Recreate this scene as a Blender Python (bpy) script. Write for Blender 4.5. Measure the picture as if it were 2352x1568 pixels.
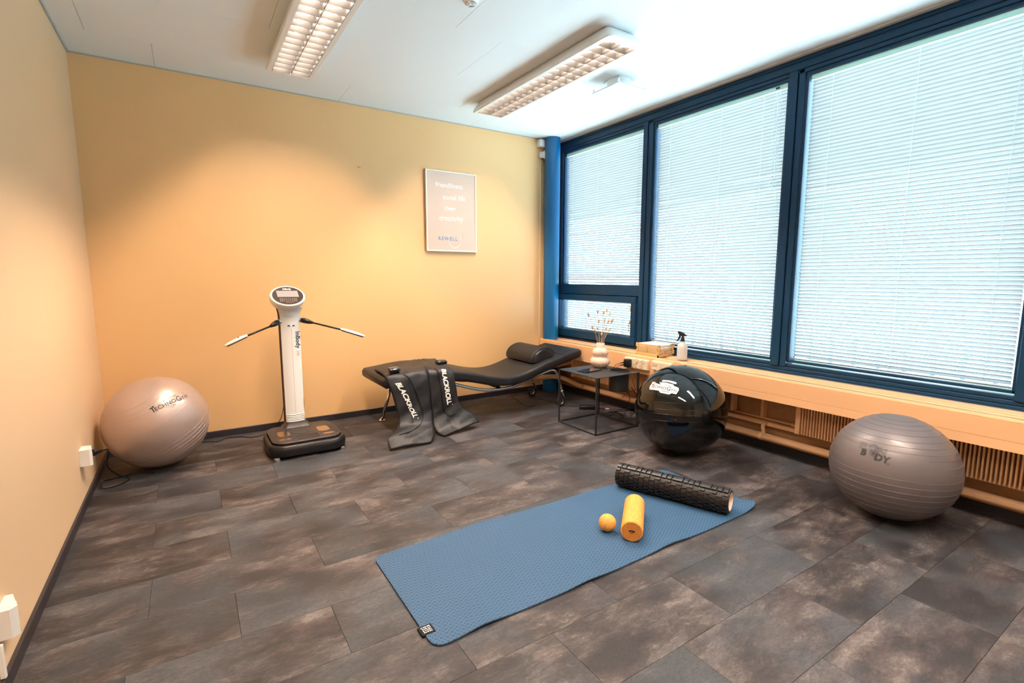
import bpy, bmesh, math, random
from mathutils import Vector, Matrix
random.seed(7)
PI = math.pi
scene = bpy.context.scene
COL = scene.collection
for o in list(bpy.data.objects): bpy.data.objects.remove(o)

# ------------------------------------------------------------------ camera
YAW, PITCH, ROLL = 0.5758, 0.1277, 0.0008
cam = bpy.data.cameras.new('camera'); cam_o = bpy.data.objects.new('camera', cam); COL.objects.link(cam_o)
cam.sensor_width = 36.0; cam.lens = 1144.21 / 2352 * 36.0
fw = Vector((math.sin(YAW)*math.cos(PITCH), math.cos(YAW)*math.cos(PITCH), -math.sin(PITCH)))
rt = Vector((math.cos(YAW), -math.sin(YAW), 0)); up = rt.cross(fw)
r2 = rt*math.cos(ROLL) + up*math.sin(ROLL); u2 = -rt*math.sin(ROLL) + up*math.cos(ROLL)
M = Matrix((r2, u2, -fw)).transposed().to_4x4(); M.translation = Vector((0.526, -4.2649, 1.1968))
cam_o.matrix_world = M
cam.clip_start = 0.02; cam.clip_end = 200
scene.camera = cam_o

# ------------------------------------------------------------------ exposure
vs = scene.view_settings
vs.view_transform = 'Standard'; vs.look = 'None'; vs.gamma = 1.0; vs.use_curve_mapping = False
vs.exposure = 0.0

# ------------------------------------------------------------------ world (bright hazy sky)
world = bpy.data.worlds.new('sky'); scene.world = world; world.use_nodes = True
wn = world.node_tree; wn.nodes.clear()
wo = wn.nodes.new('ShaderNodeOutputWorld'); wb = wn.nodes.new('ShaderNodeBackground')
wb.inputs[0].default_value = (0.64, 0.87, 1.0, 1); wb.inputs[1].default_value = 15
wn.links.new(wb.outputs[0], wo.inputs[0])

# ------------------------------------------------------------------ sun
sun = bpy.data.lights.new('sun', 'SUN'); sun.energy = 15.0; sun.angle = math.radians(2.5); sun.color = (1.0, 0.97, 0.94)
sun_o = bpy.data.objects.new('sun', sun); COL.objects.link(sun_o)
sun_o.rotation_euler = Vector((-0.62, -0.30, -0.72)).to_track_quat('-Z', 'Y').to_euler()

LAMP_COLOR = (1.0, 0.77, 0.60); LAMP_STRENGTH = 560.0

# ------------------------------------------------------------------ material helpers
def new_mat(name):
    m = bpy.data.materials.new(name); m.use_nodes = True
    nt = m.node_tree; b = nt.nodes['Principled BSDF']
    return m, nt, b
def mat(name, color, rough=0.5, metal=0.0, spec=0.5, coat=0.0, coat_rough=0.05, bump=0, bump_scale=200, var=0.0, var_scale=8, emit=None, emit_s=0, sheen=0):
    m, nt, b = new_mat(name)
    b.inputs['Base Color'].default_value = (*color, 1)
    b.inputs['Roughness'].default_value = rough; b.inputs['Metallic'].default_value = metal
    b.inputs['Specular IOR Level'].default_value = spec
    b.inputs['Coat Weight'].default_value = coat; b.inputs['Coat Roughness'].default_value = coat_rough
    if sheen: b.inputs['Sheen Weight'].default_value = sheen
    if emit: b.inputs['Emission Color'].default_value = (*emit, 1); b.inputs['Emission Strength'].default_value = emit_s
    geo = nt.nodes.new('ShaderNodeNewGeometry')
    if bump:
        n = nt.nodes.new('ShaderNodeTexNoise'); n.inputs['Scale'].default_value = bump_scale; n.inputs['Detail'].default_value = 3
        nt.links.new(geo.outputs['Position'], n.inputs['Vector'])
        bp = nt.nodes.new('ShaderNodeBump'); bp.inputs['Strength'].default_value = bump; bp.inputs['Distance'].default_value = 0.002
        nt.links.new(n.outputs['Fac'], bp.inputs['Height']); nt.links.new(bp.outputs[0], b.inputs['Normal'])
    if var:
        n = nt.nodes.new('ShaderNodeTexNoise'); n.inputs['Scale'].default_value = var_scale; n.inputs['Detail'].default_value = 5
        nt.links.new(geo.outputs['Position'], n.inputs['Vector'])
        mx = nt.nodes.new('ShaderNodeMix'); mx.data_type = 'RGBA'
        mx.inputs[6].default_value = (*[c*(1-var) for c in color], 1); mx.inputs[7].default_value = (*[min(1, c*(1+var)) for c in color], 1)
        nt.links.new(n.outputs['Fac'], mx.inputs[0]); nt.links.new(mx.outputs[2], b.inputs['Base Color'])
    return m

def wall_mat(name, color, spec, rough, axis):
    """woven wallpaper: fine diagonal weave relief"""
    m = mat(name, color, rough, spec=spec)
    nt = m.node_tree; b = nt.nodes['Principled BSDF']
    geo = nt.nodes.new('ShaderNodeNewGeometry'); mp = nt.nodes.new('ShaderNodeMapping')
    nt.links.new(geo.outputs['Position'], mp.inputs[0])
    mp.inputs['Scale'].default_value = (60, 260, 260) if axis == 'y' else (60, 60, 260)
    w = nt.nodes.new('ShaderNodeTexNoise'); w.inputs['Scale'].default_value = 2.2; w.inputs['Detail'].default_value = 2
    nt.links.new(mp.outputs[0], w.inputs['Vector'])
    bp = nt.nodes.new('ShaderNodeBump'); bp.inputs['Strength'].default_value = 0.35; bp.inputs['Distance'].default_value = 0.0012
    nt.links.new(w.outputs['Fac'], bp.inputs['Height']); nt.links.new(bp.outputs[0], b.inputs['Normal'])
    return m

def slate_mat():
    m, nt, b = new_mat('slate_vinyl')
    N = nt.nodes; L = nt.links
    geo = N.new('ShaderNodeNewGeometry'); oi = N.new('ShaderNodeObjectInfo')
    mul = N.new('ShaderNodeVectorMath'); mul.operation = 'SCALE'; mul.inputs[0].default_value = (37, 53, 19)
    L.new(oi.outputs['Random'], mul.inputs['Scale'])
    add = N.new('ShaderNodeVectorMath'); add.operation = 'ADD'
    L.new(geo.outputs['Position'], add.inputs[0]); L.new(mul.outputs[0], add.inputs[1])
    # warp
    wn_ = N.new('ShaderNodeTexNoise'); wn_.inputs['Scale'].default_value = 5; wn_.inputs['Detail'].default_value = 4
    L.new(add.outputs[0], wn_.inputs['Vector'])
    wsc = N.new('ShaderNodeVectorMath'); wsc.operation = 'SCALE'; wsc.inputs['Scale'].default_value = 0.07
    L.new(wn_.outputs['Color'], wsc.inputs[0])
    ad2 = N.new('ShaderNodeVectorMath'); ad2.operation = 'ADD'; L.new(add.outputs[0], ad2.inputs[0]); L.new(wsc.outputs[0], ad2.inputs[1])
    def noise(scale, detail, mapping, rough=0.6):
        mp = N.new('ShaderNodeMapping'); mp.inputs['Scale'].default_value = mapping; L.new(ad2.outputs[0], mp.inputs[0])
        t = N.new('ShaderNodeTexNoise'); t.inputs['Scale'].default_value = scale; t.inputs['Detail'].default_value = detail; t.inputs['Roughness'].default_value = rough
        L.new(mp.outputs[0], t.inputs['Vector']); return t
    big = noise(3.2, 6, (1, 2.2, 1)); streak = noise(16, 14, (1, 2.4, 1), 0.85); edge = noise(2.6, 8, (1, 1.7, 1), 0.55); crack = noise(5.5, 9, (1, 1.8, 1), 0.6); fine = noise(60, 6, (1, 2.2, 1), 0.7); cool = noise(1.7, 3, (1, 1, 1))
    def ramp(src, p0, p1, c0=(0,0,0,1), c1=(1,1,1,1)):
        r = N.new('ShaderNodeValToRGB'); r.color_ramp.elements[0].position = p0; r.color_ramp.elements[1].position = p1
        r.color_ramp.elements[0].color = c0; r.color_ramp.elements[1].color = c1; L.new(src, r.inputs[0]); return r
    base = ramp(big.outputs['Fac'], 0.40, 0.63, (0.030, 0.026, 0.031, 1), (0.165, 0.146, 0.148, 1))
    base.color_ramp.elements.new(0.52).color = (0.072, 0.059, 0.060, 1)
    esh = ramp(edge.outputs['Fac'], 0.535, 0.55, (0.78, 0.78, 0.80, 1), (1.30, 1.26, 1.22, 1)); crk = ramp(crack.outputs['Fac'], 0.485, 0.5, (1, 1, 1, 1), (0.62, 0.62, 0.64, 1)); crk.color_ramp.elements.new(0.515).color = (1, 1, 1, 1)
    b0 = N.new('ShaderNodeVectorMath'); b0.operation = 'MULTIPLY'; L.new(base.outputs[0], b0.inputs[0]); L.new(esh.outputs[0], b0.inputs[1])
    b1 = N.new('ShaderNodeVectorMath'); b1.operation = 'MULTIPLY'; L.new(b0.outputs[0], b1.inputs[0]); L.new(crk.outputs[0], b1.inputs[1])
    # per tile tone
    tone = N.new('ShaderNodeMapRange'); tone.inputs['To Min'].default_value = 0.44; tone.inputs['To Max'].default_value = 0.70; L.new(oi.outputs['Random'], tone.inputs[0])
    tm = N.new('ShaderNodeVectorMath'); tm.operation = 'SCALE'; L.new(b1.outputs[0], tm.inputs[0]); L.new(tone.outputs[0], tm.inputs['Scale'])
    # pale veins where patches are light
    vein = ramp(streak.outputs['Fac'], 0.50, 0.64); patch = ramp(big.outputs['Fac'], 0.42, 0.58)
    vm = N.new('ShaderNodeMath'); vm.operation = 'MULTIPLY'; L.new(vein.outputs[0], vm.inputs[0]); L.new(patch.outputs[0], vm.inputs[1])
    vm2 = N.new('ShaderNodeMath'); vm2.operation = 'MULTIPLY'; vm2.inputs[1].default_value = 0.55; L.new(vm.outputs[0], vm2.inputs[0])
    mx = N.new('ShaderNodeMix'); mx.data_type = 'RGBA'; mx.inputs[7].default_value = (0.26, 0.22, 0.20, 1)
    L.new(vm2.outputs[0], mx.inputs[0]); L.new(tm.outputs[0], mx.inputs[6])
    # blue grey clouds
    cr = ramp(cool.outputs['Fac'], 0.45, 0.62); cm = N.new('ShaderNodeMath'); cm.operation = 'MULTIPLY'; cm.inputs[1].default_value = 0.6; L.new(cr.outputs[0], cm.inputs[0])
    mx2 = N.new('ShaderNodeMix'); mx2.data_type = 'RGBA'; mx2.inputs[7].default_value = (0.048, 0.060, 0.074, 1)
    L.new(cm.outputs[0], mx2.inputs[0]); L.new(mx.outputs[2], mx2.inputs[6])
    fr = ramp(fine.outputs['Fac'], 0.32, 0.70, (0.62, 0.62, 0.62, 1), (1.45, 1.45, 1.45, 1))
    fm = N.new('ShaderNodeVectorMath'); fm.operation = 'MULTIPLY'; L.new(mx2.outputs[2], fm.inputs[0]); L.new(fr.outputs[0], fm.inputs[1])
    L.new(fm.outputs[0], b.inputs['Base Color'])
    b.inputs['Roughness'].default_value = 0.5; b.inputs['Specular IOR Level'].default_value = 0.45
    bp = N.new('ShaderNodeBump'); bp.inputs['Strength'].default_value = 0.6; bp.inputs['Distance'].default_value = 0.003
    ah = N.new('ShaderNodeMath'); ah.operation = 'ADD'; L.new(streak.outputs['Fac'], ah.inputs[0]); L.new(fine.outputs['Fac'], ah.inputs[1])
    L.new(ah.outputs[0], bp.inputs['Height']); L.new(bp.outputs[0], b.inputs['Normal'])
    return m

def glass_mat():
    m = bpy.data.materials.new('window_glass'); m.use_nodes = True; nt = m.node_tree; nt.nodes.clear()
    o = nt.nodes.new('ShaderNodeOutputMaterial'); mix = nt.nodes.new('ShaderNodeMixShader')
    t = nt.nodes.new('ShaderNodeBsdfTransparent'); t.inputs[0].default_value = (0.93, 0.97, 0.96, 1)
    g = nt.nodes.new('ShaderNodeBsdfGlossy'); g.inputs['Roughness'].default_value = 0.01
    lw = nt.nodes.new('ShaderNodeFresnel'); lw.inputs[0].default_value = 1.35
    nt.links.new(lw.outputs[0], mix.inputs[0]); nt.links.new(t.outputs[0], mix.inputs[1]); nt.links.new(g.outputs[0], mix.inputs[2]); nt.links.new(mix.outputs[0], o.inputs[0])
    return m
def slat_mat():
    m = bpy.data.materials.new('blind_slat'); m.use_nodes = True; nt = m.node_tree; nt.nodes.clear()
    o = nt.nodes.new('ShaderNodeOutputMaterial'); mix = nt.nodes.new('ShaderNodeMixShader'); mix.inputs[0].default_value = 0.06
    d = nt.nodes.new('ShaderNodeBsdfDiffuse'); d.inputs[0].default_value = (0.27, 0.255, 0.245, 1)
    t = nt.nodes.new('ShaderNodeBsdfTranslucent'); t.inputs[0].default_value = (0.80, 0.84, 0.88, 1)
    nt.links.new(d.outputs[0], mix.inputs[1]); nt.links.new(t.outputs[0], mix.inputs[2]); nt.links.new(mix.outputs[0], o.inputs[0])
    return m

M_back = wall_mat('wallpaper_ochre', (0.86, 0.53, 0.24), 0.5, 0.5, 'x')
M_back.node_tree.nodes['Principled BSDF'].inputs['Coat Weight'].default_value = 0.8; M_back.node_tree.nodes['Principled BSDF'].inputs['Coat Roughness'].default_value = 0.32
M_left = wall_mat('wallpaper_peach', (0.79, 0.56, 0.345), 0.4, 0.5, 'y')
M_plain = mat('wall_plain', (0.80, 0.72, 0.60), 0.7)
M_ceil = mat('ceiling_paint', (0.84, 0.91, 0.95), 0.75, bump=0.15, bump_scale=400)
M_joint = mat('ceiling_joint', (0.35, 0.36, 0.36), 0.9)
M_slate = slate_mat()
M_grout = mat('floor_joint', (0.02, 0.017, 0.017), 0.9)
M_skirt = mat('skirting_charcoal', (0.030, 0.025, 0.030), 0.38, spec=0.4)
M_navy = mat('frame_navy', (0.004, 0.035, 0.085), 0.4, spec=0.25, bump=0.05, bump_scale=600)
M_gasket = mat('frame_gasket', (0.004, 0.006, 0.010), 0.6)
M_blue = mat('column_blue', (0.001, 0.115, 0.31), 0.30, spec=0.5)
M_cream = mat('cream_enamel', (0.93, 0.54, 0.28), 0.45, spec=0.5)
M_core_shade = mat('convector_core_shade', (0.16, 0.065, 0.035), 0.7)  # dark interior, with the deep shadow between the fins put into its brown
M_creamg = mat('cream_gloss', (0.93, 0.60, 0.36), 0.2, spec=0.6, coat=1.0, coat_rough=0.06)
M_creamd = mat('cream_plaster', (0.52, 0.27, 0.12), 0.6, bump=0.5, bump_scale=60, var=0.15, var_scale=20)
M_glass = glass_mat(); M_slat = slat_mat()
M_rail = mat('blind_rail', (0.55, 0.78, 0.68), 0.4)
M_white = mat('white_enamel', (0.85, 0.86, 0.85), 0.35)
M_whitep = mat('white_plastic', (0.88, 0.86, 0.83), 0.3, coat=0.3)
M_ivory = mat('ivory_plastic', (0.88, 0.72, 0.52), 0.35)
M_dark = mat('black_plastic', (0.006, 0.006, 0.008), 0.38, spec=0.35)
M_gloss = mat('gloss_black', (0.006, 0.006, 0.008), 0.08, coat=0.5)
M_leather = mat('black_leatherette', (0.012, 0.012, 0.014), 0.45, spec=0.35, bump=0.12, bump_scale=500)
M_nylon = mat('black_nylon', (0.010, 0.0105, 0.013), 0.5, spec=0.4, bump=0.45, bump_scale=16)
M_nylon.node_tree.nodes['Bump'].inputs['Distance'].default_value = 0.012
M_piping = mat('black_piping', (0.004, 0.004, 0.005), 0.7, spec=0.2)
M_chrome = mat('chrome', (0.75, 0.75, 0.76), 0.12, metal=1)
M_steel = mat('brushed_steel', (0.62, 0.50, 0.42), 0.22, metal=1)
M_black = mat('black_powdercoat', (0.018, 0.020, 0.024), 0.42, spec=0.45, bump=0.1, bump_scale=900)
M_label = mat('print_white', (0.88, 0.84, 0.78), 0.5)
M_ink = mat('print_black', (0.012, 0.013, 0.016), 0.5)
M_rubber = mat('black_rubber', (0.010, 0.010, 0.011), 0.5)

# ------------------------------------------------------------------ mesh helpers
def link(name, mesh, parent=None, loc=None):
    o = bpy.data.objects.new(name, mesh); COL.objects.link(o)
    if parent is not None: o.parent = parent
    if loc is not None: o.location = loc
    return o
def origin_of(p):
    v = Vector((0, 0, 0))
    while p is not None: v += Vector(p.location); p = p.parent
    return v
def obj(name, bm, material, parent=None, smooth=False, auto=None):
    """bm is in world coordinates; moved into the parent's frame (parents here are only translated)"""
    off = origin_of(parent)
    if off.length > 0: bmesh.ops.translate(bm, verts=bm.verts, vec=-off)
    bmesh.ops.recalc_face_normals(bm, faces=bm.faces)
    me = bpy.data.meshes.new(name); 
    if smooth:
        for f in bm.faces: f.smooth = True
    bm.to_mesh(me); bm.free(); me.materials.append(material)
    if auto is not None: me.set_sharp_from_angle(angle=math.radians(auto))
    return link(name, me, parent)
def rawobj(name, verts, faces, material, parent=None, smooth=False):
    off = origin_of(parent)
    me = bpy.data.meshes.new(name); me.from_pydata([tuple(Vector(v)-off) for v in verts], [], faces)
    if smooth:
        for p in me.polygons: p.use_smooth = True
    me.materials.append(material); me.update()
    return link(name, me, parent)
def thing(name, label, cat, loc=(0, 0, 0), group=None):
    o = bpy.data.objects.new(name, None); COL.objects.link(o); o.location = loc; o.empty_display_size = 0.1
    o['label'] = label; o['category'] = cat
    if group: o['group'] = group
    return o
def struct(o): o['kind'] = 'structure'; return o
def sempty(name, loc=(0, 0, 0)):
    o = bpy.data.objects.new(name, None); COL.objects.link(o); o.location = loc; o.empty_display_size = 0.1; o['kind'] = 'structure'; return o
def tag(o, label, cat, group=None):
    o['label'] = label; o['category'] = cat
    if group: o['group'] = group
    return o
def box(bm, a, b, bev=0.0, seg=1):
    x0, y0, z0 = a; x1, y1, z1 = b
    x0, x1 = sorted((x0, x1)); y0, y1 = sorted((y0, y1)); z0, z1 = sorted((z0, z1))
    vs_ = [bm.verts.new(p) for p in ((x0,y0,z0),(x1,y0,z0),(x1,y1,z0),(x0,y1,z0),(x0,y0,z1),(x1,y0,z1),(x1,y1,z1),(x0,y1,z1))]
    fs = [bm.faces.new([vs_[i] for i in q]) for q in ((3,2,1,0),(4,5,6,7),(0,1,5,4),(1,2,6,5),(2,3,7,6),(3,0,4,7))]
    if bev:
        es = list({e for f in fs for e in f.edges})
        bmesh.ops.bevel(bm, geom=es, offset=bev, segments=seg, affect='EDGES', profile=0.5)
    return bm
def mkbox(a, b, bev=0.0, seg=1): return box(bmesh.new(), a, b, bev, seg)
def frame_of(d):
    d = Vector(d).normalized(); ref = Vector((0, 0, 1)) if abs(d.z) < 0.95 else Vector((1, 0, 0))
    a = d.cross(ref).normalized(); return a, d.cross(a).normalized()
def smooth_path(pts, n=6, closed=False):
    pts = [Vector(p) for p in pts]; out = []
    for i in range(len(pts) - (0 if closed else 1)):
        if closed: p0, p1, p2, p3 = pts[i-1], pts[i], pts[(i+1) % len(pts)], pts[(i+2) % len(pts)]
        else: p0, p1, p2, p3 = pts[max(i-1, 0)], pts[i], pts[i+1], pts[min(i+2, len(pts)-1)]
        for k in range(n):
            t = k/n
            out.append(0.5*((2*p1) + (-p0+p2)*t + (2*p0-5*p1+4*p2-p3)*t*t + (-p0+3*p1-3*p2+p3)*t**3))
    if not closed: out.append(pts[-1])
    return out
def tube(bm, pts, r, seg=8, closed=False, caps=True):
    pts = [Vector(p) for p in pts]; rings = []; n = len(pts)
    rr = r if isinstance(r, (list, tuple)) else [r]*n
    prev = None
    for i, p in enumerate(pts):
        if closed: d = pts[(i+1) % n] - pts[i-1]
        else: d = pts[min(i+1, n-1)] - pts[max(i-1, 0)]
        d.normalize()
        if prev is None: a, b = frame_of(d)
        else:
            a = prev - d*prev.dot(d)
            if a.length < 1e-5: a, _ = frame_of(d)
            a.normalize(); b = d.cross(a).normalized()
        prev = a
        rings.append([bm.verts.new(p + (a*math.cos(2*PI*k/seg) + b*math.sin(2*PI*k/seg))*rr[i]) for k in range(seg)])
    m_ = n if closed else n-1
    for i in range(m_):
        A, B = rings[i], rings[(i+1) % n]
        for k in range(seg): bm.faces.new((A[k], A[(k+1) % seg], B[(k+1) % seg], B[k]))
    if caps and not closed: bm.faces.new(rings[0][::-1]); bm.faces.new(rings[-1])
    return bm
def lathe(bm, prof, c=(0, 0, 0), seg=32, axis='z', cap=True, rfun=None):
    """prof: list of (r, h). axis direction vector or 'z'."""
    c = Vector(c)
    if axis == 'z': ax, a, b = Vector((0,0,1)), Vector((1,0,0)), Vector((0,1,0))
    else: ax = Vector(axis).normalized(); a, b = frame_of(ax)
    rings = []
    for r, h in prof:
        ring = []
        for k in range(seg):
            t = 2*PI*k/seg; q = r*(rfun(t, h) if rfun else 1)
            ring.append(bm.verts.new(c + ax*h + (a*math.cos(t)+b*math.sin(t))*q))
        rings.append(ring)
    for A, B in zip(rings, rings[1:]):
        for k in range(seg): bm.faces.new((A[k], A[(k+1) % seg], B[(k+1) % seg], B[k]))
    if cap:
        bm.faces.new(rings[0][::-1]); bm.faces.new(rings[-1])
    return bm
def prism(bm, poly, a, b, extr, bev=0):
    """poly list of 2D (s,t); plane point = O + a*s + b*t given via callable"""
    A = [bm.verts.new(a(s, t)) for s, t in poly]; B = [bm.verts.new(Vector(a(s, t)) + Vector(extr)) for s, t in poly]
    bm.faces.new(A[::-1]); bm.faces.new(B)
    n = len(poly)
    for i in range(n): bm.faces.new((A[i], A[(i+1) % n], B[(i+1) % n], B[i]))
    return bm
def rrect(w, h, r, seg=5, cx=0, cy=0):
    out = []
    for (sx, sy, a0) in ((1, 1, 0), (-1, 1, PI/2), (-1, -1, PI), (1, -1, 1.5*PI)):
        for k in range(seg+1):
            t = a0 + PI/2*k/seg
            out.append((cx + sx*(w/2-r) + r*math.cos(t), cy + sy*(h/2-r) + r*math.sin(t)))
    return out
def loft(bm, loops, cap=True):
    rings = [[bm.verts.new(p) for p in lp] for lp in loops]; n = len(rings[0])
    for A, B in zip(rings, rings[1:]):
        for k in range(n): bm.faces.new((A[k], A[(k+1) % n], B[(k+1) % n], B[k]))
    if cap: bm.faces.new(rings[0][::-1]); bm.faces.new(rings[-1])
    return bm
_textcache = {}
def glyphs(s, size, bold=0.0, outline=False, spacing=1.0):
    key = (s, size, bold, spacing)
    if key in _textcache: return _textcache[key]
    cu = bpy.data.curves.new('t', 'FONT'); cu.body = s; cu.size = size; cu.offset = bold; cu.resolution_u = 3; cu.space_character = spacing
    o = bpy.data.objects.new('t', cu); COL.objects.link(o)
    dg = bpy.context.evaluated_depsgraph_get(); dg.update(); me = bpy.data.meshes.new_from_object(o.evaluated_get(dg))
    vs_ = [(v.co.x, v.co.y) for v in me.vertices]; fs = [tuple(p.vertices) for p in me.polygons]
    eds = {}
    for p in me.polygons:
        for e in p.edge_keys: eds[e] = eds.get(e, 0)+1
    border = [e for e, n in eds.items() if n == 1]
    bpy.data.objects.remove(o); bpy.data.curves.remove(cu); bpy.data.meshes.remove(me)
    _textcache[key] = (vs_, fs, border); return _textcache[key]
def text_on(name, runs, fmap, material, parent, center=True, outline=0.0, extra=None):
    """runs: list of (text,size,bold,dx,dy[,spacing]); fmap(s,t)->world point; one mesh"""
    V, F, x = [], [], 0.0; O = []
    for r in runs:
        s, size, bold, dx, dy = r[:5]; sp = r[5] if len(r) > 5 else 1.0
        vs_, fs, bd = glyphs(s, size, bold, spacing=sp)
        k = len(V); V += [(x+dx+p[0], dy+p[1]) for p in vs_]; F += [tuple(i+k for i in f) for f in fs]; O += [(a+k, b+k) for a, b in bd]
        if vs_: x += dx + max(p[0] for p in vs_)
    cx = (min(p[0] for p in V)+max(p[0] for p in V))/2 if center else 0
    cy = (min(p[1] for p in V)+max(p[1] for p in V))/2 if center else 0
    if outline:
        V2, F2 = [], []
        for a, b in O:
            p, q = Vector(V[a]), Vector(V[b]); d = q-p
            if d.length < 1e-7: continue
            d.normalize(); n = Vector((-d.y, d.x))*outline; e = d*outline*0.6; k = len(V2)
            V2 += [tuple(p-e+n), tuple(p-e-n), tuple(q+e-n), tuple(q+e+n)]; F2.append((k, k+1, k+2, k+3))
        V, F = V2, F2
    if extra:
        for quad in extra:
            k = len(V); V += [(p[0]+cx, p[1]+cy) for p in quad]; F.append(tuple(range(k, k+len(quad))))
    return rawobj(name, [fmap(p[0]-cx, p[1]-cy) for p in V], F, material, parent)
def plane_map(o, u, v):
    o, u, v = Vector(o), Vector(u).normalized(), Vector(v).normalized()
    return lambda s, t: o + u*s + v*t
def ball_map(c, r, q, m, d, lift=0.0012):
    """ellipsoid radii r,r,r*q; m centre offset of the print, d its reading direction"""
    m = Vector(m); n = m.normalized(); u = (Vector(d) - n*Vector(d).dot(n)).normalized(); v = n.cross(u)
    c = Vector(c)
    def f(s, t):
        p = (n + (u*s + v*t)/r).normalized(); k = 1/math.sqrt((p.x*p.x+p.y*p.y)/r**2 + p.z**2/(r*q)**2)
        return c + p*(k+lift)
    return f

# ================================================================== ROOM
X1 = 3.885; XF = 3.872; YR = -6.0; H = 2.589
# floor
floor = rawobj('floor', [(-0.1, YR-0.1, -0.004), (X1+0.1, YR-0.1, -0.004), (X1+0.1, 0.1, -0.004), (-0.1, 0.1, -0.004),
                         (-0.1, YR-0.1, -0.12), (X1+0.1, YR-0.1, -0.12), (X1+0.1, 0.1, -0.12), (-0.1, 0.1, -0.12)],
               [(0,1,2,3), (7,6,5,4), (0,4,5,1), (1,5,6,2), (2,6,7,3), (3,7,4,0)], M_grout); struct(floor)
TL, TW, G = 0.6, 0.2775, 0.0008
def tile_mesh(l, w):
    bm = mkbox((0, 0, -0.0038), (l, w, 0.0), 0); 
    top = [e for e in bm.edges if all(v.co.z > -0.001 for v in e.verts)]
    bmesh.ops.bevel(bm, geom=top, offset=0.0008, segments=1, affect='EDGES')
    me = bpy.data.meshes.new('tile'); bm.to_mesh(me); bm.free(); me.materials.append(M_slate); return me
cache = {}
offs = {0: 0.02, 1: 0.32, 2: 0.007, 3: 0.331, 4: 0.0, 5: 0.29, 6: -0.005, 7: 0.285, 8: 0.009, 9: 0.337}
row = 0; ytop = 0.0
# row boundaries measured: -3.593 + k*0.2775
ybs = [-3.593 + k*TW for k in range(-9, 13)]
ybs = [y for y in ybs if YR < y < -0.03]; ybs = [YR] + ybs + [0.0]
for i in range(len(ybs)-1):
    y0, y1 = ybs[i], ybs[i+1]
    ridx = round((-1.38 - y1)/TW) + 1     # 1: first row below -1.388
    off = {1: 0.32, 2: 0.007, 3: 0.331, 4: 0.0, 5: 0.29, 6: -0.005, 7: 0.285, 8: 0.009, 9: 0.337}.get(ridx, 0.31 if ridx % 2 else 0.004)
    xs = [off + TL*k for k in range(-1, 8)]
    xs = [0.0] + [x for x in xs if 0.02 < x < X1-0.02] + [X1]
    for x0, x1 in zip(xs, xs[1:]):
        key = (round(x1-x0-G, 4), round(y1-y0-G, 4))
        if key not in cache: cache[key] = tile_mesh(*key)
        link('tile', cache[key], floor, (x0+G/2, y0+G/2, 0))
# ceiling
ceiling = rawobj('ceiling', [(-0.1, YR-0.1, H+0.006), (X1+0.1, YR-0.1, H+0.006), (X1+0.1, 0.1, H+0.006), (-0.1, 0.1, H+0.006),
                         (-0.1, YR-0.1, H+0.1), (X1+0.1, YR-0.1, H+0.1), (X1+0.1, 0.1, H+0.1), (-0.1, 0.1, H+0.1)],
               [(0,1,2,3), (7,6,5,4), (0,4,5,1), (1,5,6,2), (2,6,7,3), (3,7,4,0)], M_joint); struct(ceiling)
pc = {}
def panel_mesh(l, w):
    bm = mkbox((0, 0, 0), (l, w, 0.006)); me = bpy.data.meshes.new('panel'); bm.to_mesh(me); bm.free(); me.materials.append(M_ceil); return me
cy = [0.0, -0.40, -0.99, -1.58, -2.17, -2.76, -3.35, -3.94, -4.53, -5.12, -5.71, YR]
coff = [0.447, 0.137, 1.015, 0.705, 0.385, 0.062, 0.94, 0.6, 0.3, 1.0, 0.5]
for i in range(len(cy)-1):
    xs = [coff[i] + 1.188*k for k in range(-1, 5)]; xs = [0.0] + [x for x in xs if 0.03 < x < 3.8] + [3.845]
    for x0, x1 in zip(xs, xs[1:]):
        gx, gy = 0.0022, 0.0005
        key = (round(x1-x0-gx, 4), round(cy[i]-cy[i+1]-gy, 4))
        if key not in pc: pc[key] = panel_mesh(*key)
        link('panel', pc[key], ceiling, (x0+gx/2, cy[i+1]+gy/2, H))
# walls
wl = obj('wall_left', mkbox((-0.12, YR-0.12, 0), (0, 0.12, H+0.005)), M_left); struct(wl)
wbk = obj('wall_back', mkbox((0, 0, 0), (X1+0.12, 0.12, H+0.005)), M_back); struct(wbk)
wr_ = obj('wall_rear', mkbox((0, YR-0.12, 0), (X1+0.12, YR, H+0.005)), M_plain); struct(wr_)
wri = obj('wall_right', mkbox((X1, YR, 0), (X1+0.12, 0, 0.552)), M_creamd); struct(wri)
wrr = obj('wall_right', mkbox((X1, YR, 0.552), (X1+0.12, -4.95, H+0.005)), M_plain); struct(wrr)
# skirting
SK, ST = 0.051, 0.012
for nm, a, b in (('baseboard_left', (0, YR, 0), (ST, 0, SK)), ('baseboard_back', (ST, -ST, 0), (X1, 0, SK)), ('baseboard_right', (X1-ST, YR, 0), (X1, -ST, SK)), ('baseboard_rear', (ST, YR, 0), (X1-ST, YR+ST, SK))):
    struct(obj(nm, mkbox(a, b, 0.002), M_skirt))
# grey cove strips at ceiling
struct(obj('trim_1', mkbox((3.845, YR, H-0.013), (3.885, 0, H+0.004), 0.002), mat('trim_grey', (0.55, 0.57, 0.57), 0.6)))
struct(obj('trim_2', mkbox((0.0, YR, H-0.011), (0.010, 0, H), 0.002), mat('cove_white', (0.42, 0.47, 0.48), 0.6)))
struct(obj('trim_3', mkbox((0.010, -0.008, H-0.007), (3.845, 0, H), 0.002), bpy.data.materials['cove_white']))

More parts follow.
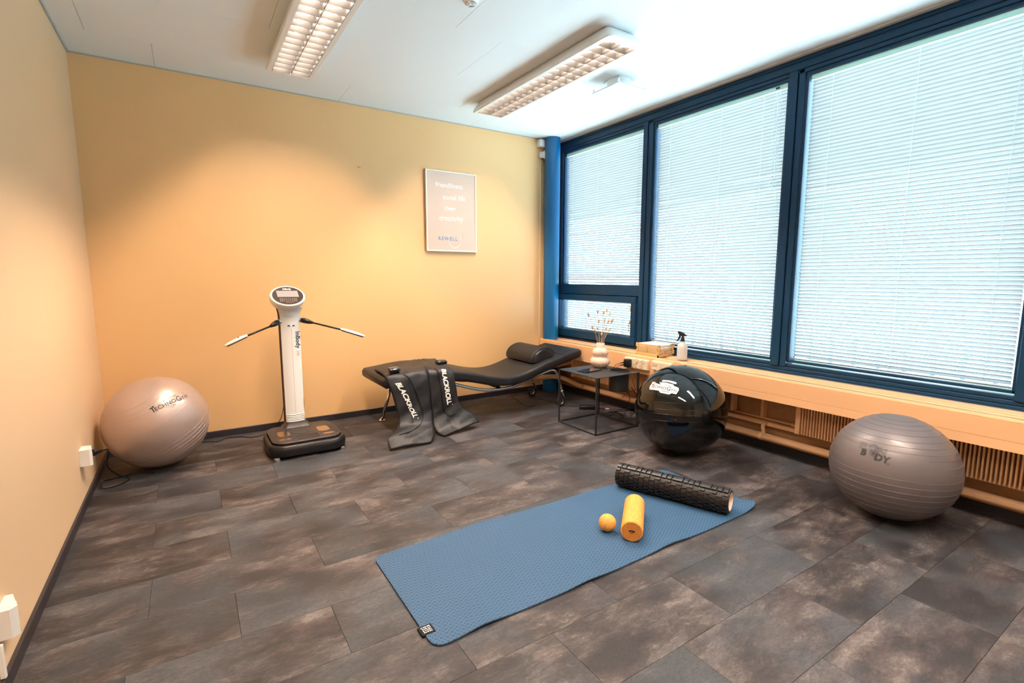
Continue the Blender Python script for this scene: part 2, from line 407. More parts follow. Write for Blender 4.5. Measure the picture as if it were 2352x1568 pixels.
# door behind the camera, seen only in reflections
dr = sempty('door_1', (1.6, YR, 0))
obj('leaf', mkbox((1.2, YR, 0.01), (2.05, YR+0.04, 2.05), 0.004), mat('door_wood', (0.35, 0.22, 0.12), 0.4), dr)
bm = mkbox((1.12, YR, 0), (1.2, YR+0.05, 2.13)); box(bm, (2.05, YR, 0), (2.13, YR+0.05, 2.13)); box(bm, (1.2, YR, 2.05), (2.05, YR+0.05, 2.13)); obj('door_frame', bm, M_white, dr)
obj('door_handle', tube(bmesh.new(), [(1.27, YR+0.04, 1.0), (1.27, YR+0.09, 1.0), (1.40, YR+0.09, 1.0)], 0.01), M_chrome, dr)

# round blue column in the corner
bm = bmesh.new(); lathe(bm, [(0.079, 0), (0.079, H)], (3.724, -0.090, 0), 40)
col = obj('trim_4', bm, M_blue, smooth=True, auto=40); struct(col)

# ------------------------------------------------------------------ windows
XO = 3.872   # room face of frame
def wbox(bm, y0, y1, z0, z1, x0=XO, x1=3.975, bev=0.003): return box(bm, (x0, y0, z0), (x1, y1, z1), bev)
# common head and bottom rails
frm = sempty('window_frame', (XO, 0, 0.55))
frm.name = 'trim_5'
obj('head_rail', wbox(wbox(wbox(bmesh.new(), -4.95, 0.0, 2.550, H+0.002, XO+0.004), -4.95, 0.0, 2.503, 2.5475), -4.95, 0.0, 2.478, 2.5015, XO+0.006), M_navy, frm)
obj('bottom_rail', wbox(wbox(wbox(bmesh.new(), -4.95, 0.0, 0.545, 0.5755), -4.95, 0.0, 0.577, 0.5995, XO+0.008), -4.95, 0.0, 0.601, 0.622, XO+0.016), M_navy, frm)
bm = bmesh.new(); box(bm, (XO+0.012, -4.95, 2.40), (3.97, 0, 2.46)); 
obj('gasket_backing', mkbox((XO+0.010, -4.95, 2.54), (3.96, 0, 2.556)), M_gasket, frm)
bm.free()
# mullions: (y centre groove, half widths)
def mullion(ya, yb, groove):
    bm = wbox(bmesh.new(), ya, groove+0.003, 0.6, 2.503); wbox(bm, groove-0.003, yb, 0.6, 2.503, XO+0.006)
    box(bm, (XO+0.02, yb+0.02, 0.6), (3.97, ya-0.02, 2.5)); return obj('mullion', bm, M_navy, frm)
mullion(-1.160, -1.262, -1.211); mullion(-2.385, -2.484, -2.444); mullion(-3.605, -3.705, -3.66); mullion(-4.82, -4.95, -4.88)
obj('mullion', wbox(bmesh.new(), 0.0, -0.075, 0.6, 2.503), M_navy, frm)
slat_cache = {}
def slat(width):
    k = round(width, 3)
    if k in slat_cache: return slat_cache[k]
    # room edge high, outer edge low; slightly crowned
    tilt = math.radians(50); w = 0.0255; V, F = [], []; n = 5
    for i in range(n):
        s = (i/(n-1) - 0.5)*w; c = 0.0022*(1-(2*i/(n-1)-1)**2)
        x = s*math.cos(tilt) + c*math.sin(tilt); z = -s*math.sin(tilt) + c*math.cos(tilt)
        V += [(x, -width/2, z), (x, width/2, z)]
    for i in range(n-1): F.append((2*i, 2*i+1, 2*i+3, 2*i+2))
    me = bpy.data.meshes.new('slat'); me.from_pydata(V, [], F)
    for p in me.polygons: p.use_smooth = True
    me.materials.append(M_slat); slat_cache[k] = me; return me
def window(num, ya, yb, z0, z1, label, cords, parts=None, sag=False):
    w = sempty('window_%d' % num, (XO, (ya+yb)/2, z0))
    # inner rebate frame
    t = 0.014; bm = bmesh.new(); x0 = XO+0.016
    for (a0, a1, c0, c1) in ((ya, ya-t, z0, z1), (yb+t, yb, z0, z1)): box(bm, (x0, a0, c0), (3.965, a1, c1), 0.002)
    box(bm, (x0, ya, z0-0.002), (3.965, yb, z0+t), 0.002); box(bm, (x0, ya, z1), (3.965, yb, z1+0.018), 0.002)
    obj('window_frame', bm, M_navy, w)
    g = rawobj('pane', [(3.892, ya, z0), (3.892, yb, z0), (3.892, yb, z1), (3.892, ya, z1)], [(0,1,2,3)], M_glass, w)
    g2 = rawobj('pane', [(3.962, ya, z0), (3.962, yb, z0), (3.962, yb, z1), (3.962, ya, z1)], [(0,1,2,3)], M_glass, w)
    bl = thing('venetian_blind', label, 'blind', (3.925, (ya+yb)/2, z0), 'closed venetian blinds of the window wall')
    yl, yr = ya-t-0.006, yb+t+0.006; width = yl-yr; ym = (yl+yr)/2
    obj('headrail', mkbox((3.905, yr, z1-0.030), (3.945, yl, z1-0.002), 0.002), M_rail, bl)
    obj('headrail_lip', mkbox((3.902, yr, z1-0.036), (3.912, yl, z1-0.030), 0.001), M_white, bl)
    bot = z0+t+0.012
    obj('bottom_rail', mkbox((3.913, yr, bot-0.008), (3.937, yl, bot), 0.002), M_white, bl)
    z = z1-0.046; me = slat(width-0.012); k = 0
    while z > bot+0.014:
        o = link('slat', me, bl, (0, ym-bl.location.y, z-bl.location.z)); o.rotation_euler = (random.gauss(0, 0.0006), random.gauss(0, 0.012), 0); z -= 0.0225; k += 1
    # the slats stacked on the bottom rail
    for j in range(3):
        link('slat', me, bl, (0, ym-bl.location.y, bot+0.004+0.0035*j-bl.location.z)).rotation_euler = (0, -0.75, 0)
    for c in cords:
        y = yl + (yr-yl)*c
        bm = bmesh.new(); tube(bm, [(3.9125, y, z1-0.03), (3.9125, y, bot)], 0.0008, 4); tube(bm, [(3.9375, y, z1-0.03), (3.9375, y, bot)], 0.0008, 4)
        obj('ladder_cord', bm, M_white, bl)
    return w, bl
w1, b1 = window(1, -0.075, -1.160, 1.116, 2.460, 'venetian blind in the window nearest the blue column', (0.1, 0.45, 0.93))
w2, b2 = window(2, -1.270, -2.385, 0.634, 2.460, 'tall venetian blind with tangled cords, behind the spray bottle', (0.12, 0.55, 0.85))
w3, b3 = window(3, -2.490, -3.605, 0.634, 2.460, 'largest looking venetian blind, behind the grey ball with black lettering', (0.12, 0.52, 0.9))
w4, b4 = window(4, -3.710, -4.820, 0.634, 2.460, 'venetian blind cut off by the right edge of the photo', (0.12, 0.52, 0.9))
# small lower sash of window 1
obj('transom', wbox(bmesh.new(), -0.07, -1.165, 1.030, 1.116), M_navy, frm)
obj('gasket_backing', mkbox((3.900, -1.17, 1.010), (3.945, 0, 1.050)), M_gasket, frm); obj('gasket_backing', mkbox((3.900, -1.17, 0.560), (3.945, 0, 0.600)), M_gasket, frm)  # dark backing added behind the sash gaps to stop light leaking in
w5 = sempty('window_5', (XO, -0.6, 0.6))
bm = bmesh.new(); ya, yb, z0, z1 = -0.012, -1.146, 0.588, 1.026; a0, a1, c0, c1 = -0.072, -1.093, 0.660, 0.968
for q in (((3.852, ya, c1), (3.95, yb, z1)), ((3.852, ya, z0), (3.95, yb, c0)), ((3.852, ya, c0), (3.95, a0, c1)), ((3.852, a1, c0), (3.95, yb, c1))): box(bm, q[0], q[1], 0.0025)
obj('sash', bm, M_navy, w5)
rawobj('pane', [(3.892, a0, c0), (3.892, a1, c0), (3.892, a1, c1), (3.892, a0, c1)], [(0,1,2,3)], M_glass, w5)
rawobj('pane', [(3.955, a0, c0), (3.955, a1, c0), (3.955, a1, c1), (3.955, a0, c1)], [(0,1,2,3)], M_glass, w5)
for z in (0.92, 0.80): obj('catch', mkbox((3.838, -1.108, z-0.02), (3.854, -1.094, z+0.02), 0.003), M_chrome, w5)
obj('sash_handle', tube(bmesh.new(), [(3.838, -1.10, 0.80), (3.828, -1.098, 0.77), (3.832, -1.094, 0.715)], 0.005, 8), M_chrome, w5)
bl5 = thing('venetian_blind', 'small low venetian blind in the vent sash behind the dried grasses', 'blind', (3.925, -0.58, 0.66), 'closed venetian blinds of the window wall')
me = slat(0.99); z = 0.955
obj('headrail', mkbox((3.905, -1.083, 0.953), (3.945, -0.082, 0.967), 0.002), M_white, bl5)
while z > 0.68: link('slat', me, bl5, (0, 0, z-0.02-0.66)).rotation_euler = (0, random.gauss(0, 0.012), 0); z -= 0.0225
obj('bottom_rail', mkbox((3.913, -1.08, 0.664), (3.937, -0.085, 0.672), 0.002), M_white, bl5)
# lift cords on blind 2
bm = bmesh.new()
for (dy, zb, s) in ((0.0, 1.80, 0.01), (0.012, 1.72, -0.012), (0.024, 1.78, 0.02), (-0.012, 1.68, -0.02)):
    y = -2.315+dy
    tube(bm, smooth_path([(3.900, y, 2.43), (3.899, y+s*0.3, 2.1), (3.900, y-s*0.5, 1.95), (3.899, y+s, zb)], 5), 0.0009, 4)
tube(bm, smooth_path([(3.899, -2.32, 1.80), (3.900, -2.345, 1.70), (3.899, -2.34, 1.60)], 5), 0.001, 4)
obj('lift_cord', bm, M_white, b2)
obj('cord_lock', mkbox((3.900, -2.31, 2.437), (3.906, -2.285, 2.448), 0.001), M_dark, b2)

# ------------------------------------------------------------------ outside
gr = rawobj('ground', [(4.1, -60, -1.0), (80, -60, -1.0), (80, 60, -1.0), (4.1, 60, -1.0)], [(0,1,2,3)], mat('pale_paving', (0.78, 0.82, 0.84), 0.9)); struct(gr)
M_leaf = mat('leaf_green', (0.42, 0.55, 0.42), 0.7, var=0.4, var_scale=3)
M_bark = mat('bark', (0.12, 0.08, 0.05), 0.9)
for i, (x, y, r, lab) in enumerate(((15, 3.5, 1.5, 'leafy green tree outside, glimpsed through the middle blind'), (17, -2.5, 2.0, 'leafy green tree outside, glimpsed through the right blind'))):
    t = thing('tree', lab, 'tree', (x, y, -1.0))
    bm = bmesh.new(); bmesh.ops.create_icosphere(bm, subdivisions=4, radius=r)
    for v in bm.verts:
        n = v.co.normalized(); k = 1+0.10*math.sin(n.x*7+i)+0.10*math.sin(n.y*9)+0.08*math.sin(n.z*11+n.x*5)+random.uniform(-0.07, 0.07); v.co = v.co*k
    bmesh.ops.translate(bm, verts=bm.verts, vec=(x, y, 1.2+r*0.5)); obj('crown', bm, M_leaf, t)
    obj('trunk', tube(bmesh.new(), [(x, y, -1.0), (x+0.05, y, 0.3), (x, y+0.05, 1.4)], [0.16, 0.13, 0.10], 8), M_bark, t)
fe = thing('railing', 'dark railing outside, its bars just visible through the right blind', 'railing', (11, 0, -1.0))
M_frail = mat('railing_grey', (0.22, 0.27, 0.30), 0.6)
obj('rail', mkbox((11, -8, 0.07), (11.05, 8, 0.10)), M_frail, fe)
pm = None
for k in range(40):
    if pm is None: o = obj('post', mkbox((11, -8, -1), (11.05, -7.95, 0.07)), M_frail, fe); pm = o
    else: o = link('post', pm.data, fe, (0, 0.4*k, 0))

# ------------------------------------------------------------------ sill cover, radiators, pipes
sill = thing('sill_cover', 'long cream window ledge casing running under all the windows', 'window sill', (3.76, -2.5, 0.405))
bm = bmesh.new(); prof = [(3.641, 0.405), (3.641, 0.4525), (3.6425, 0.4525), (3.6425, 0.4545), (3.641, 0.4545), (3.641, 0.543), (3.6432, 0.5445), (3.641, 0.546), (3.645, 0.5566),
     (3.657, 0.5566), (3.657, 0.548), (3.872, 0.548), (3.872, 0.535), (3.655, 0.535), (3.655, 0.412), (3.700, 0.412), (3.700, 0.405)]
prism(bm, prof, lambda s, t: (s, -4.95, t), None, (0, 4.938, 0)); obj('front_panel', bm, M_cream, sill)
for x0, x1 in ((3.6572, 3.697), (3.778, 3.794), (3.808, 3.824), (3.838, 3.8715)):
    obj('top_bar', mkbox((x0, -4.95, 0.548), (x1, -0.012, 0.5566), 0.0015), M_creamg, sill)
def radiator(name, y0, y1, lab):
    t = thing(name, lab, 'radiator', (3.78, (y0+y1)/2, 0.205), 'finned radiators below the window ledge')
    obj('end_plate', mkbox((3.738, y0, 0.203), (3.815, y0-0.030, 0.475), 0.002), M_cream, t)
    obj('end_plate', mkbox((3.738, y1+0.030, 0.203), (3.815, y1, 0.475), 0.002), M_cream, t)
    obj('core', mkbox((3.792, y0-0.03, 0.215), (3.815, y1+0.03, 0.47)), M_core_shade, t)
    y = y0-0.042; f0 = None
    while y > y1+0.040:
        if f0 is None: f0 = obj('fin', mkbox((3.742, y-0.0040, 0.207), (3.792, y+0.0040, 0.47), 0.001), M_cream, t); yb = y
        else: link('fin', f0.data, t, (0, y-yb, 0))
        y -= 0.0172
    obj('bracket', mkbox((3.815, (y0+y1)/2+0.3, 0.25), (X1, (y0+y1)/2+0.27, 0.45)), M_cream, t)
    obj('bracket', mkbox((3.815, (y0+y1)/2-0.3, 0.25), (X1, (y0+y1)/2-0.27, 0.45)), M_cream, t)
    return t
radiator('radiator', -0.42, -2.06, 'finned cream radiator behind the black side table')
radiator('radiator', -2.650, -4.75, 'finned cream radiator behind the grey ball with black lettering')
pp = thing('heating_pipe', 'thick cream heating pipe low along the window wall, bending out of the back wall', 'pipe', (3.80, -2.5, 0.1))
obj('pipe', tube(bmesh.new(), smooth_path([(3.50, -0.002, 0.175), (3.50, -0.10, 0.172), (3.56, -0.19, 0.172), (3.66, -0.22, 0.175), (3.74, -0.29, 0.160), (3.79, -0.37, 0.130), (3.80, -0.45, 0.114), (3.80, -0.55, 0.112), (3.80, -1.0, 0.112), (3.80, -4.9, 0.112)], 6), 0.024, 12), M_cream, pp, smooth=True)
obj('collar', lathe(bmesh.new(), [(0.025, 0), (0.042, 0.001), (0.042, 0.010), (0.028, 0.022)], (3.50, -0.022, 0.173), 20, axis=(0, 1, 0)), M_cream, pp, smooth=True)
obj('branch', tube(bmesh.new(), smooth_path([(3.80, -2.42, 0.112), (3.795, -2.415, 0.15), (3.815, -2.40, 0.18), (3.85, -2.40, 0.19)], 5), 0.013, 10), M_cream, pp, smooth=True)
obj('coupling', tube(bmesh.new(), [(3.80, -2.385, 0.112), (3.80, -2.41, 0.112)], 0.030, 12), M_cream, pp, smooth=True)
pu = thing('supply_pipe', 'upper cream pipe bending out of the back wall near the blue column', 'pipe', (3.6, -0.1, 0.22))
obj('pipe', tube(bmesh.new(), smooth_path([(3.58, -0.002, 0.27), (3.58, -0.10, 0.27), (3.66, -0.20, 0.275), (3.76, -0.27, 0.30), (3.80, -0.34, 0.32), (3.80, -0.41, 0.33)], 6), 0.014, 10), M_cream, pu, smooth=True)
tp = thing('radiator_feed', 'thin cream feed pipe with a tap handle in the gap between the radiators', 'pipe', (3.86, -2.4, 0.21))
obj('pipe', tube(bmesh.new(), [(3.862, -2.06, 0.222), (3.862, -2.66, 0.222)], 0.007, 8), M_cream, tp, smooth=True)
obj('rail', mkbox((3.845, -4.7, 0.175), (3.885, -0.42, 0.200), 0.002), M_cream, tp)
obj('valve', tube(bmesh.new(), [(3.862, -2.57, 0.222), (3.862, -2.62, 0.222)], 0.012, 10), M_cream, tp)
obj('tap_handle', tube(bmesh.new(), [(3.862, -2.585, 0.225), (3.845, -2.590, 0.262), (3.842, -2.606, 0.235)], 0.003, 6), M_creamd, tp)
for k, y in enumerate((-2.145, -2.375)):
    tag(obj('wall_bracket', mkbox((3.832, y-0.011, 0.23), (3.884, y+0.011, 0.535), 0.002), M_cream), ('upright cream ledge bracket just right of the shiny black ball', 'upright cream ledge bracket halfway between black ball and right radiator')[k], 'bracket', 'brackets under the ledge')
wb2 = thing('cable_box', 'small cream box on the back wall beneath the couch head, beside the column', 'box', (3.56, -0.02, 0.1))
obj('box_body', mkbox((3.40, -0.016, 0.11), (3.64, -0.0005, 0.235), 0.003), M_cream, wb2)

# ------------------------------------------------------------------ ceiling lamps
M_tube = mat('lamp_tube', (1, 0.9, 0.8), 0.5, emit=LAMP_COLOR, emit_s=LAMP_STRENGTH)
M_louv = mat('louvre_satin', (0.012, 0.012, 0.012), 0.5, metal=0.0, spec=0.1)
def lamp(cx, y0, y1, lab):
    """cx centre, y0 far end, y1 near end; bottom z 2.512"""
    t = thing('ceiling_lamp', lab, 'lamp', (cx, (y0+y1)/2, H), 'twin tube louvre lamps on the ceiling')
    zb = 2.512; w = 0.145; e = 0.07
    # shell: inverted tray - top and sides
    bm = bmesh.new(); L_ = []
    for (hw, z, ye) in ((0.108, H-0.001, 0.012), (0.118, H-0.008, 0.02), (0.130, H-0.030, 0.045), (w, zb+0.016, e-0.004), (w+0.001, zb+0.004, e), (w-0.003, zb, e-0.004), (w-0.012, zb, e-0.02)):
        L_.append([(cx+p[0], (y0+y1)/2+p[1], z) for p in rrect(2*hw, (y0-y1)+2*ye-0.1, min(0.035, hw*0.3), 4)])
    loft(bm, L_, cap=False); bm.faces.new([v for v in bm.verts][:len(L_[0])])
    obj('housing', bm, M_white, t, smooth=True, auto=35)
    # bottom frame
    a, b = y0-0.055+0.035, y1+0.055-0.035
    bm = bmesh.new(); iw = 0.112
    ya, yb = y0-0.02, y1+0.04
    box(bm, (cx-w+0.006, y0+e-0.07, zb-0.001), (cx-iw, y1-e+0.07, zb+0.006)); box(bm, (cx+iw, y0+e-0.07, zb-0.001), (cx+w-0.006, y1-e+0.07, zb+0.006))
    box(bm, (cx-iw, y0+e-0.07, zb-0.001), (cx+iw, ya, zb+0.006)); box(bm, (cx-iw, yb, zb-0.001), (cx+iw, y1-e+0.07, zb+0.006))
    obj('frame', bm, M_white, t)
    # side and centre reflectors
    bm = bmesh.new()
    for s, x in ((1, cx-iw), (-1, cx+iw), (1, cx), (-1, cx)):
        V = [[x + s*d, y, zb+z] for y in (ya, yb) for d, z in ((0.003, 0.0), (0.006, 0.018), (0.018, 0.040))]
        vv = [bm.verts.new(p) for p in V]; bm.faces.new((vv[0], vv[1], vv[4], vv[3])); bm.faces.new((vv[1], vv[2], vv[5], vv[4]))
    obj('reflector', bm, M_louv, t)
    obj('tray', mkbox((cx-iw, yb, zb+0.070), (cx+iw, ya, zb+0.073)), M_white, t)
    n = 19; dy = (ya-yb)/n; f0 = None
    for s in (-1, 1):
        xa, xb = (cx-iw+0.003, cx-0.003) if s < 0 else (cx+0.003, cx+iw-0.003)
        tb = obj('tube', tube(bmesh.new(), [((xa+xb)/2, ya-0.01, zb+0.055), ((xa+xb)/2, yb+0.01, zb+0.055)], 0.009, 8), M_tube, t, smooth=True)
        for k in range(n+1):
            if f0 is None:
                bm = bmesh.new(); V = []
                # wedge blade: thicker at top, parabolic dip
                for yy in (-1, 1):
                    for i in range(7):
                        x = xa + (xb-xa)*i/6; V.append((x, ya + yy*0.0012, zb)); 
                    for i in range(7):
                        x = xa + (xb-xa)*i/6; V.append((x, ya + yy*0.005, zb+0.040-0.010*math.sin(PI*i/6)))
                vv = [bm.verts.new(p) for p in V]
                for q in (0, 14):
                    for i in range(6): bm.faces.new((vv[q+i], vv[q+i+1], vv[q+7+i+1], vv[q+7+i]))
                for i in range(6): bm.faces.new((vv[i], vv[i+1], vv[14+i+1], vv[14+i])); bm.faces.new((vv[7+i], vv[7+i+1], vv[21+i+1], vv[21+i]))
                f0 = obj('louvre_blade', bm, M_louv, t); fx = xa
            else: link('louvre_blade', f0.data, t, (xa-fx, -dy*k, 0))
    return t
lamp(1.190, -0.56, -2.10, 'twin tube louvre lamp nearest the left wall')
lamp(2.698, -0.56, -2.10, 'twin tube louvre lamp between the left lamp and the square air vent')
lamp(1.190, -3.30, -4.84, 'louvre lamp behind the viewer, on the left wall side')
lamp(2.698, -3.30, -4.84, 'louvre lamp behind the viewer, on the window side')

# air vent
av = thing('air_vent', 'square white air vent plate hanging under the ceiling beside the windows', 'air vent', (3.22, -1.52, H))
obj('neck', lathe(bmesh.new(), [(0.085, H-0.075), (0.085, H)], (3.22, -1.52, 0), 24, cap=False), M_white, av, smooth=True)
bm = bmesh.new(); lp = []
for (w_, z) in ((0.118, H-0.062), (0.140, H-0.070), (0.140, H-0.078), (0.120, H-0.082), (0.0001, H-0.088)):
    lp.append([(3.22+p[0], -1.52+p[1], z) for p in rrect(2*w_, 2*w_, min(0.008, w_*0.3), 2)])
loft(bm, lp); obj('plate', bm, mat('vent_enamel', (0.66, 0.67, 0.66), 0.4), av)
bm = mkbox((3.14, -1.60, H-0.012), (3.30, -1.44, H-0.001), 0.003); obj('base', bm, M_white, av)
for sx in (-1, 1):
    for sy in (-1, 1): obj('clip', mkbox((3.22+sx*0.128-0.006, -1.52+sy*0.128-0.006, H-0.072), (3.22+sx*0.128+0.006, -1.52+sy*0.128+0.006, H-0.045), 0.002), M_chrome, av)
# smoke detector
sd = thing('smoke_detector', 'small round white ceiling detector at the top edge of the photo', 'detector', (1.825, -1.88, H))
obj('body', lathe(bmesh.new(), [(0.042, H), (0.042, H-0.010), (0.034, H-0.022), (0.020, H-0.028)], (1.825, -1.88, 0), 28), M_white, sd, smooth=True, auto=30)
for r in (0.014, 0.026):
    for k in range(3): obj('slot', tube(bmesh.new(), [(1.825+r*math.cos(a), -1.88+r*math.sin(a), H-(0.0285 if r < 0.02 else 0.0262)) for a in [2*PI*k/3+0.15*j for j in range(11)]], 0.0012, 4), M_gasket, sd)
# corner devices
jb = thing('junction_box', 'small white box in the top corner beside the blue column', 'box', (3.63, 0, 2.53))
obj('body', mkbox((3.592, -0.055, 2.502), (3.668, -0.0005, 2.574), 0.005, 2), M_white, jb); obj('lug', mkbox((3.668, -0.03, 2.558), (3.680, -0.0005, 2.574), 0.002), M_white, jb)
ms = thing('motion_sensor', 'oval white sensor below the corner box beside the blue column', 'sensor', (3.665, -0.01, 2.43))
bm = bmesh.new(); bmesh.ops.create_uvsphere(bm, u_segments=24, v_segments=14, radius=1)
for v in bm.verts: v.co = Vector((v.co.x*0.032, v.co.y*0.024, v.co.z*0.046))
bmesh.ops.rotate(bm, verts=bm.verts, cent=(0, 0, 0), matrix=Matrix.Rotation(-0.5, 3, 'Z')); bmesh.ops.translate(bm, verts=bm.verts, vec=(3.672, -0.045, 2.432)); obj('body', bm, M_white, ms, smooth=True)
obj('mount', mkbox((3.62, -0.03, 2.40), (3.655, -0.0005, 2.46), 0.003), M_white, ms)
tag(obj('cable', tube(bmesh.new(), [(3.638, -0.004, 2.40), (3.638, -0.004, 0.56)], 0.003, 6), M_white), 'thin white cable running down the wall along the blue column', 'cable')
hk = thing('wall_hook', 'tiny dark hook stuck in the wall left of the framed poster', 'hook', (1.785, 0, 2.098))
obj('hook', tube(bmesh.new(), [(1.775, 0, 2.100), (1.783, -0.008, 2.100), (1.792, -0.010, 2.094), (1.797, -0.006, 2.099)], 0.0022, 6), M_creamd, hk)

# ------------------------------------------------------------------ wall sockets
def ltxt(): pass
so = thing('wall_socket', 'white double wall socket low on the left wall with a black plug in it', 'socket', (0, -0.93, 0.26))
bm = bmesh.new(); prism(bm, [(0.0, -0.985), (0.042, -0.985), (0.052, -0.975), (0.040, -0.90), (0.010, -0.895), (0.0, -0.895)], lambda s, t: (s+0.0005, t, 0.225), None, (0, 0, 0.085)); obj('housing', bm, M_whitep, so)
obj('socket_face', lathe(bmesh.new(), [(0.020, 0), (0.018, 0.001)], (0.047, -0.935, 0.268), 20, axis=(1, 0.15, 0)), M_ivory, so)
obj('plug', lathe(bmesh.new(), [(0.017, 0), (0.018, 0.012), (0.013, 0.022), (0.008, 0.045), (0.006, 0.055)], (0.046, -0.930, 0.276), 14, axis=(0.7, 0.70, -0.1)), M_dark, so, smooth=True)
tag(obj('power_cable', tube(bmesh.new(), smooth_path([(0.080, -0.892, 0.270), (0.10, -0.85, 0.262), (0.09, -0.78, 0.225), (0.075, -0.72, 0.13), (0.11, -0.66, 0.05), (0.16, -0.64, 0.008), (0.13, -0.70, 0.006), (0.055, -0.74, 0.010), (0.04, -0.70, 0.03), (0.045, -0.62, 0.014), (0.12, -0.58, 0.006), (0.20, -0.56, 0.005), (0.28, -0.60, 0.005)], 8), 0.0044, 8), M_dark, smooth=True), 'black cable looping from the left wall plug under the big silver ball', 'cable')
s2 = thing('wall_socket', 'white double wall socket at the left edge of the photo', 'socket', (0, -2.27, 0.19))
bm = bmesh.new(); prism(bm, [(0.0, -2.36), (0.030, -2.36), (0.045, -2.345), (0.018, -2.262), (0.0, -2.262)], lambda s, t: (s+0.0005, t, 0.155), None, (0, 0, 0.088)); obj('housing', bm, M_whitep, s2)
for z in (0.220, 0.178): obj('socket_face', lathe(bmesh.new(), [(0.018, 0), (0.015, 0.002), (0.013, -0.006)], (0.033, -2.303, z), 20, axis=(1, 0.32, 0)), M_ivory, s2, smooth=True)
obj('conduit', mkbox((0.0005, -2.385, 0.052), (0.014, -2.372, 0.155), 0.002), M_whitep, s2)

# ------------------------------------------------------------------ poster
po = thing('framed_poster', 'framed beige poster with white words hanging on the orange wall', 'poster', (2.61, 0, 1.43))
fx0, fx1, fz0, fz1 = 2.362, 2.872, 1.434, 2.150
bm = bmesh.new(); t = 0.012
for q in (((fx0, -0.032, fz0), (fx1, -0.010, fz0+t)), ((fx0, -0.032, fz1-t), (fx1, -0.010, fz1)), ((fx0, -0.032, fz0+t), (fx0+t, -0.010, fz1-t)), ((fx1-t, -0.032, fz0+t), (fx1, -0.010, fz1-t))): box(bm, q[0], q[1], 0.001)
obj('frame', bm, mat('frame_pale', (0.80, 0.80, 0.74), 0.3), po)
m_paper = mat('poster_paper', (0.66, 0.53, 0.45), 0.3, spec=0.4, coat=0.3, coat_rough=0.03)
obj('sheet', mkbox((fx0+t, -0.026, fz0+t), (fx1-t, -0.014, fz1-t)), m_paper, po)
pm_ = lambda cx, cz: plane_map((cx, -0.0268, cz), (1, 0, 0), (0, 0, 1))
m_ptxt = mat('poster_white', (0.95, 0.93, 0.90), 0.4, emit=None)
text_on('lettering', [('friendliness', 0.060, 0.0006, 0, 0)], pm_(2.594, 2.027), m_ptxt, po)
text_on('lettering', [('social life', 0.062, 0.0006, 0, 0)], pm_(2.642, 1.922), m_ptxt, po)
text_on('lettering', [('cheer', 0.052, 0.0004, 0, 0)], pm_(2.600, 1.825), m_ptxt, po)
text_on('lettering', [('creativity', 0.066, 0.0006, 0, 0)], pm_(2.613, 1.727), m_ptxt, po)
text_on('logo_lettering', [('REWELL', 0.046, 0.0003, 0, 0, 1.25)], pm_(2.575, 1.551), mat('poster_blue', (0.06, 0.26, 0.50), 0.4), po)
C0 = (2.645, 1.545); bm = bmesh.new()
tube(bm, [(C0[0]+0.066*math.cos(a), -0.0266, C0[1]+0.078*math.sin(a)) for a in [PI*0.28+j*PI*0.85/20 for j in range(21)]], 0.0011, 4); obj('logo_ring', bm, m_ptxt, po)
ring_txt = 'total wellness style'
V, F = [], []
for i, ch in enumerate(ring_txt):
    if ch == ' ': continue
    a = PI*1.16 + i*PI*1.05/len(ring_txt); vs_, fs, _ = glyphs(ch, 0.017, 0.0004); k = len(V)
    cx_, cz_ = C0[0]+0.068*math.cos(a), C0[1]+0.080*math.sin(a); ux, uz = -math.sin(a), math.cos(a)
    for p in vs_: V.append((cx_+ux*(p[0]-0.004)-uz*(-1)*0 + math.cos(a+PI)*p[1], -0.0267, cz_+uz*(p[0]-0.004)+math.sin(a+PI)*p[1]))
    F += [tuple(j+k for j in f) for f in fs]
rawobj('ring_lettering', V, F, m_ptxt, po)

# ------------------------------------------------------------------ body composition scale
ib = thing('body_scale', 'white column body analyser with black foot platform and two arms', 'scale', (1.15, -0.6, 0))
def bl_loop(x0, x1, yb, yf, z, bow=0.0, r=0.06):
    out = []; cx_, cy_ = (x0+x1)/2, (yb+yf)/2
    for p in rrect(x1-x0, yb-yf, r, 6):
        f_ = (p[0]/((x1-x0)/2))**2
        out.append((cx_+p[0], cy_+p[1] - (bow*(1-f_) if p[1] < 0 else 0), z))
    return out
bm = bmesh.new()
loft(bm, [bl_loop(0.918, 1.390, -0.39, -0.785, 0.016, 0.020, 0.09), bl_loop(0.905, 1.402, -0.38, -0.800, 0.024, 0.022, 0.09), bl_loop(0.902, 1.405, -0.38, -0.803, 0.060, 0.022, 0.09), bl_loop(0.907, 1.400, -0.385, -0.797, 0.086, 0.022, 0.09),
          bl_loop(0.916, 1.391, -0.39, -0.788, 0.094, 0.022, 0.085), bl_loop(0.925, 1.382, -0.40, -0.778, 0.094, 0.022, 0.08), bl_loop(0.930, 1.378, -0.41, -0.772, 0.082, 0.022, 0.08)])
obj('base', bm, M_dark, ib, smooth=True, auto=50)
m_plate = mat('platform_grey', (0.028, 0.022, 0.022), 0.45, bump=0.1, bump_scale=500)
bm = bmesh.new(); loft(bm, [bl_loop(0.936, 1.372, -0.36, -0.762, 0.084, 0.020, 0.075), bl_loop(0.932, 1.376, -0.355, -0.766, 0.104, 0.020, 0.075), bl_loop(0.938, 1.370, -0.36, -0.760, 0.109, 0.020, 0.07)])
obj('platform', bm, m_plate, ib, smooth=True, auto=40)
